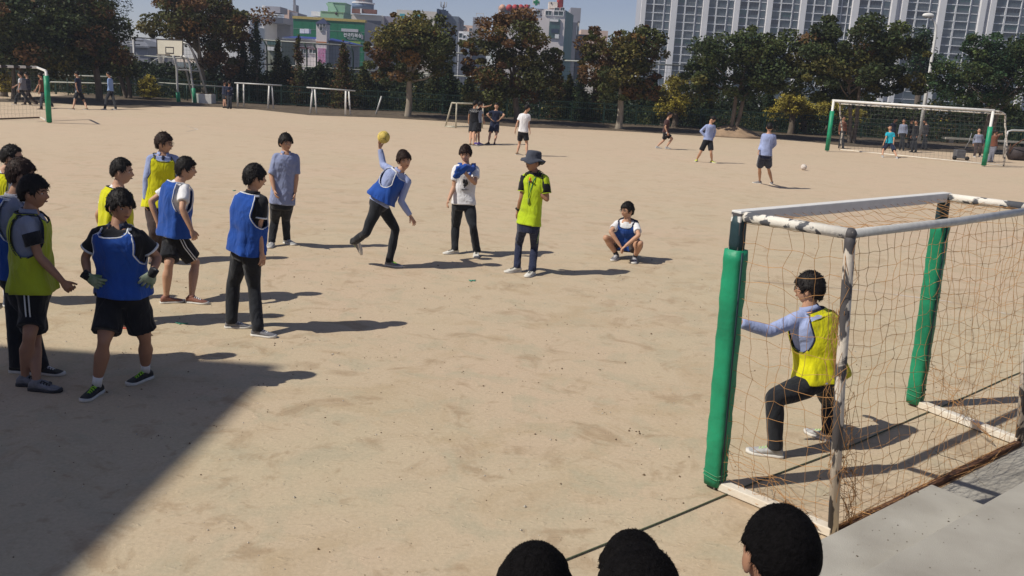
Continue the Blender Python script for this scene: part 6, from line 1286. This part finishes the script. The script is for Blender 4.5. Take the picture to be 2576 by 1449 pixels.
mb.tube([hi*.9+kn*.1+l*.098+fr*.02, hi*.6+kn*.4+l*.085+fr*.045, hi*.2+kn*.8+l*.06+fr*.05], [(.004, .003), (.012, .004), (.003, .003)], 6, hint=fr); part('trouser_flash', mb, mat('pale_green_flash', (.30, .45, .25)), PT)
# white T-shirt boy: the bib gathered at his chin, print on the shirt
c, l, f_, tg = torso_frame(JW, .90); w = JW['wrL']
mb = MB(); cm = w+V(-.02, -.02, .05)
mb.tube([JW['neck']-l*.13+f_*.02, c-l*.09+f_*.13, cm+V(.0, .0, .04), cm+V(-.10, 0, -.03)], [(.03, .02), (.05, .03), (.075, .045), (.045, .03)], 14, True, rnd=True, hint=tg)
mb.tube([cm+V(.02, -.02, .06), cm+V(-.06, -.02, .0), cm+V(-.12, .0, -.10)], [(.05, .045), (.085, .05), (.055, .02)], 14, True, rnd=True, hint=l)
mb.tube([JW['neck']-l*.12-f_*.04, JW['neck']-l*.125+V(0, 0, .02), c-l*.11+f_*.10, c-l*.06+f_*.12-tg*.08], [(.03, .012), (.035, .014), (.035, .014), (.02, .01)], 10, True, rnd=True, hint=l)
mb.tube([JW['neck']+l*.10-f_*.04, JW['neck']+l*.09+V(0, 0, .02), c+l*.06+f_*.11, cm+V(-.04, 0, .05)], [(.03, .012), (.035, .014), (.035, .014), (.03, .02)], 10, True, rnd=True, hint=l)
v, nn, f = remesh(mb, .009, 3); v = folds(v, nn, .014, 77, 22, 22); X = MB(); X.add(v, f); part('bib', X, C_blue, PW)
mb = MB(); c, l, f_, tg = torso_frame(JW, .50)
M_ink = mat('black_print', (.02, .02, .025), .8, .1)
for (u, v_, a, b) in ((-.01, .05, .022, .045), (.025, .06, .018, .04), (.005, 0, .03, .022), (-.03, .035, .014, .03), (.012, -.03, .012, .014)):
    mb.sphere(c+l*u+tg*v_+f_*.122, (a, .012, b), 10, 6)
part('print', mb, M_ink, PW)
# lettering on shirts
def onback(J, t, body, size, m, parent, back=True, infl=.018):
    c, l, f, tg = torso_frame(J, t); sgn = -1 if back else 1; p = c+f*sgn*((.11+infl)*J['s']); xx = l if back else -l
    nrm_ = f*sgn
    M = Matrix(((xx[0], tg[0], nrm_[0], 0), (xx[1], tg[1], nrm_[1], 0), (xx[2], tg[2], nrm_[2], 0), (0, 0, 0, 1)))
    return text('lettering', body, size, tuple(p), m, parent, .006, M)
onback(JB, .80, 'The North Seoul', .052, C_wht, PB, infl=.03); onback(JB, .87, 'OOOOOOOOO', .03, C_wht, PB, infl=.02); onback(JB, .73, 'of Education', .045, C_wht, PB, infl=.03)
onback(JW, .39, 'BLACK P', .028, M_ink, PW, False, .02)
# footprints of grey drinking straw wrappers: small scraps of green litter on the sand
for (x, y, lab) in ((455, 815, 'scrap of green litter on the sand left of the dark trousered boy'), (1188, 707, 'scrap of green litter on the sand in front of the white shirted boy'), (590, 480, 'tiny dark green scrap near the plaid shirted boy')):
    c = gp(x, y); mb = MB(); rg = np.random.default_rng(x)
    for i in range(7):
        a = rg.uniform(0, 6.28); p = c+V(math.cos(a), math.sin(a), 0)*rg.uniform(0, .05); mb.box(p+V(0, 0, .008), (.05, .012, .008), rot=a)
    top('litter', mb, mat('green_litter', (.10, .33, .24), .7, .3), tuple(c), smooth=False, label=lab, cat='litter', group='green litter on the sand')
# ---- thin autumn haze over the whole place
mb = MB(); mb.bb(-700, 700, -60, 700, -6, 90)
M_hz = bpy.data.materials.new('haze_air'); M_hz.use_nodes = True; n = M_hz.node_tree.nodes; n.clear(); vo = n.new('ShaderNodeVolumePrincipled'); vo.inputs['Color'].default_value = (.80, .86, 1.0, 1); vo.inputs['Density'].default_value = .00075; vo.inputs['Anisotropy'].default_value = .3
ou = n.new('ShaderNodeOutputMaterial'); M_hz.node_tree.links.new(vo.outputs[0], ou.inputs['Volume'])
top('haze', mb, M_hz, (0, 0, 0), smooth=False, label='thin blue autumn haze between the playground and the city', cat='haze', kind='stuff')
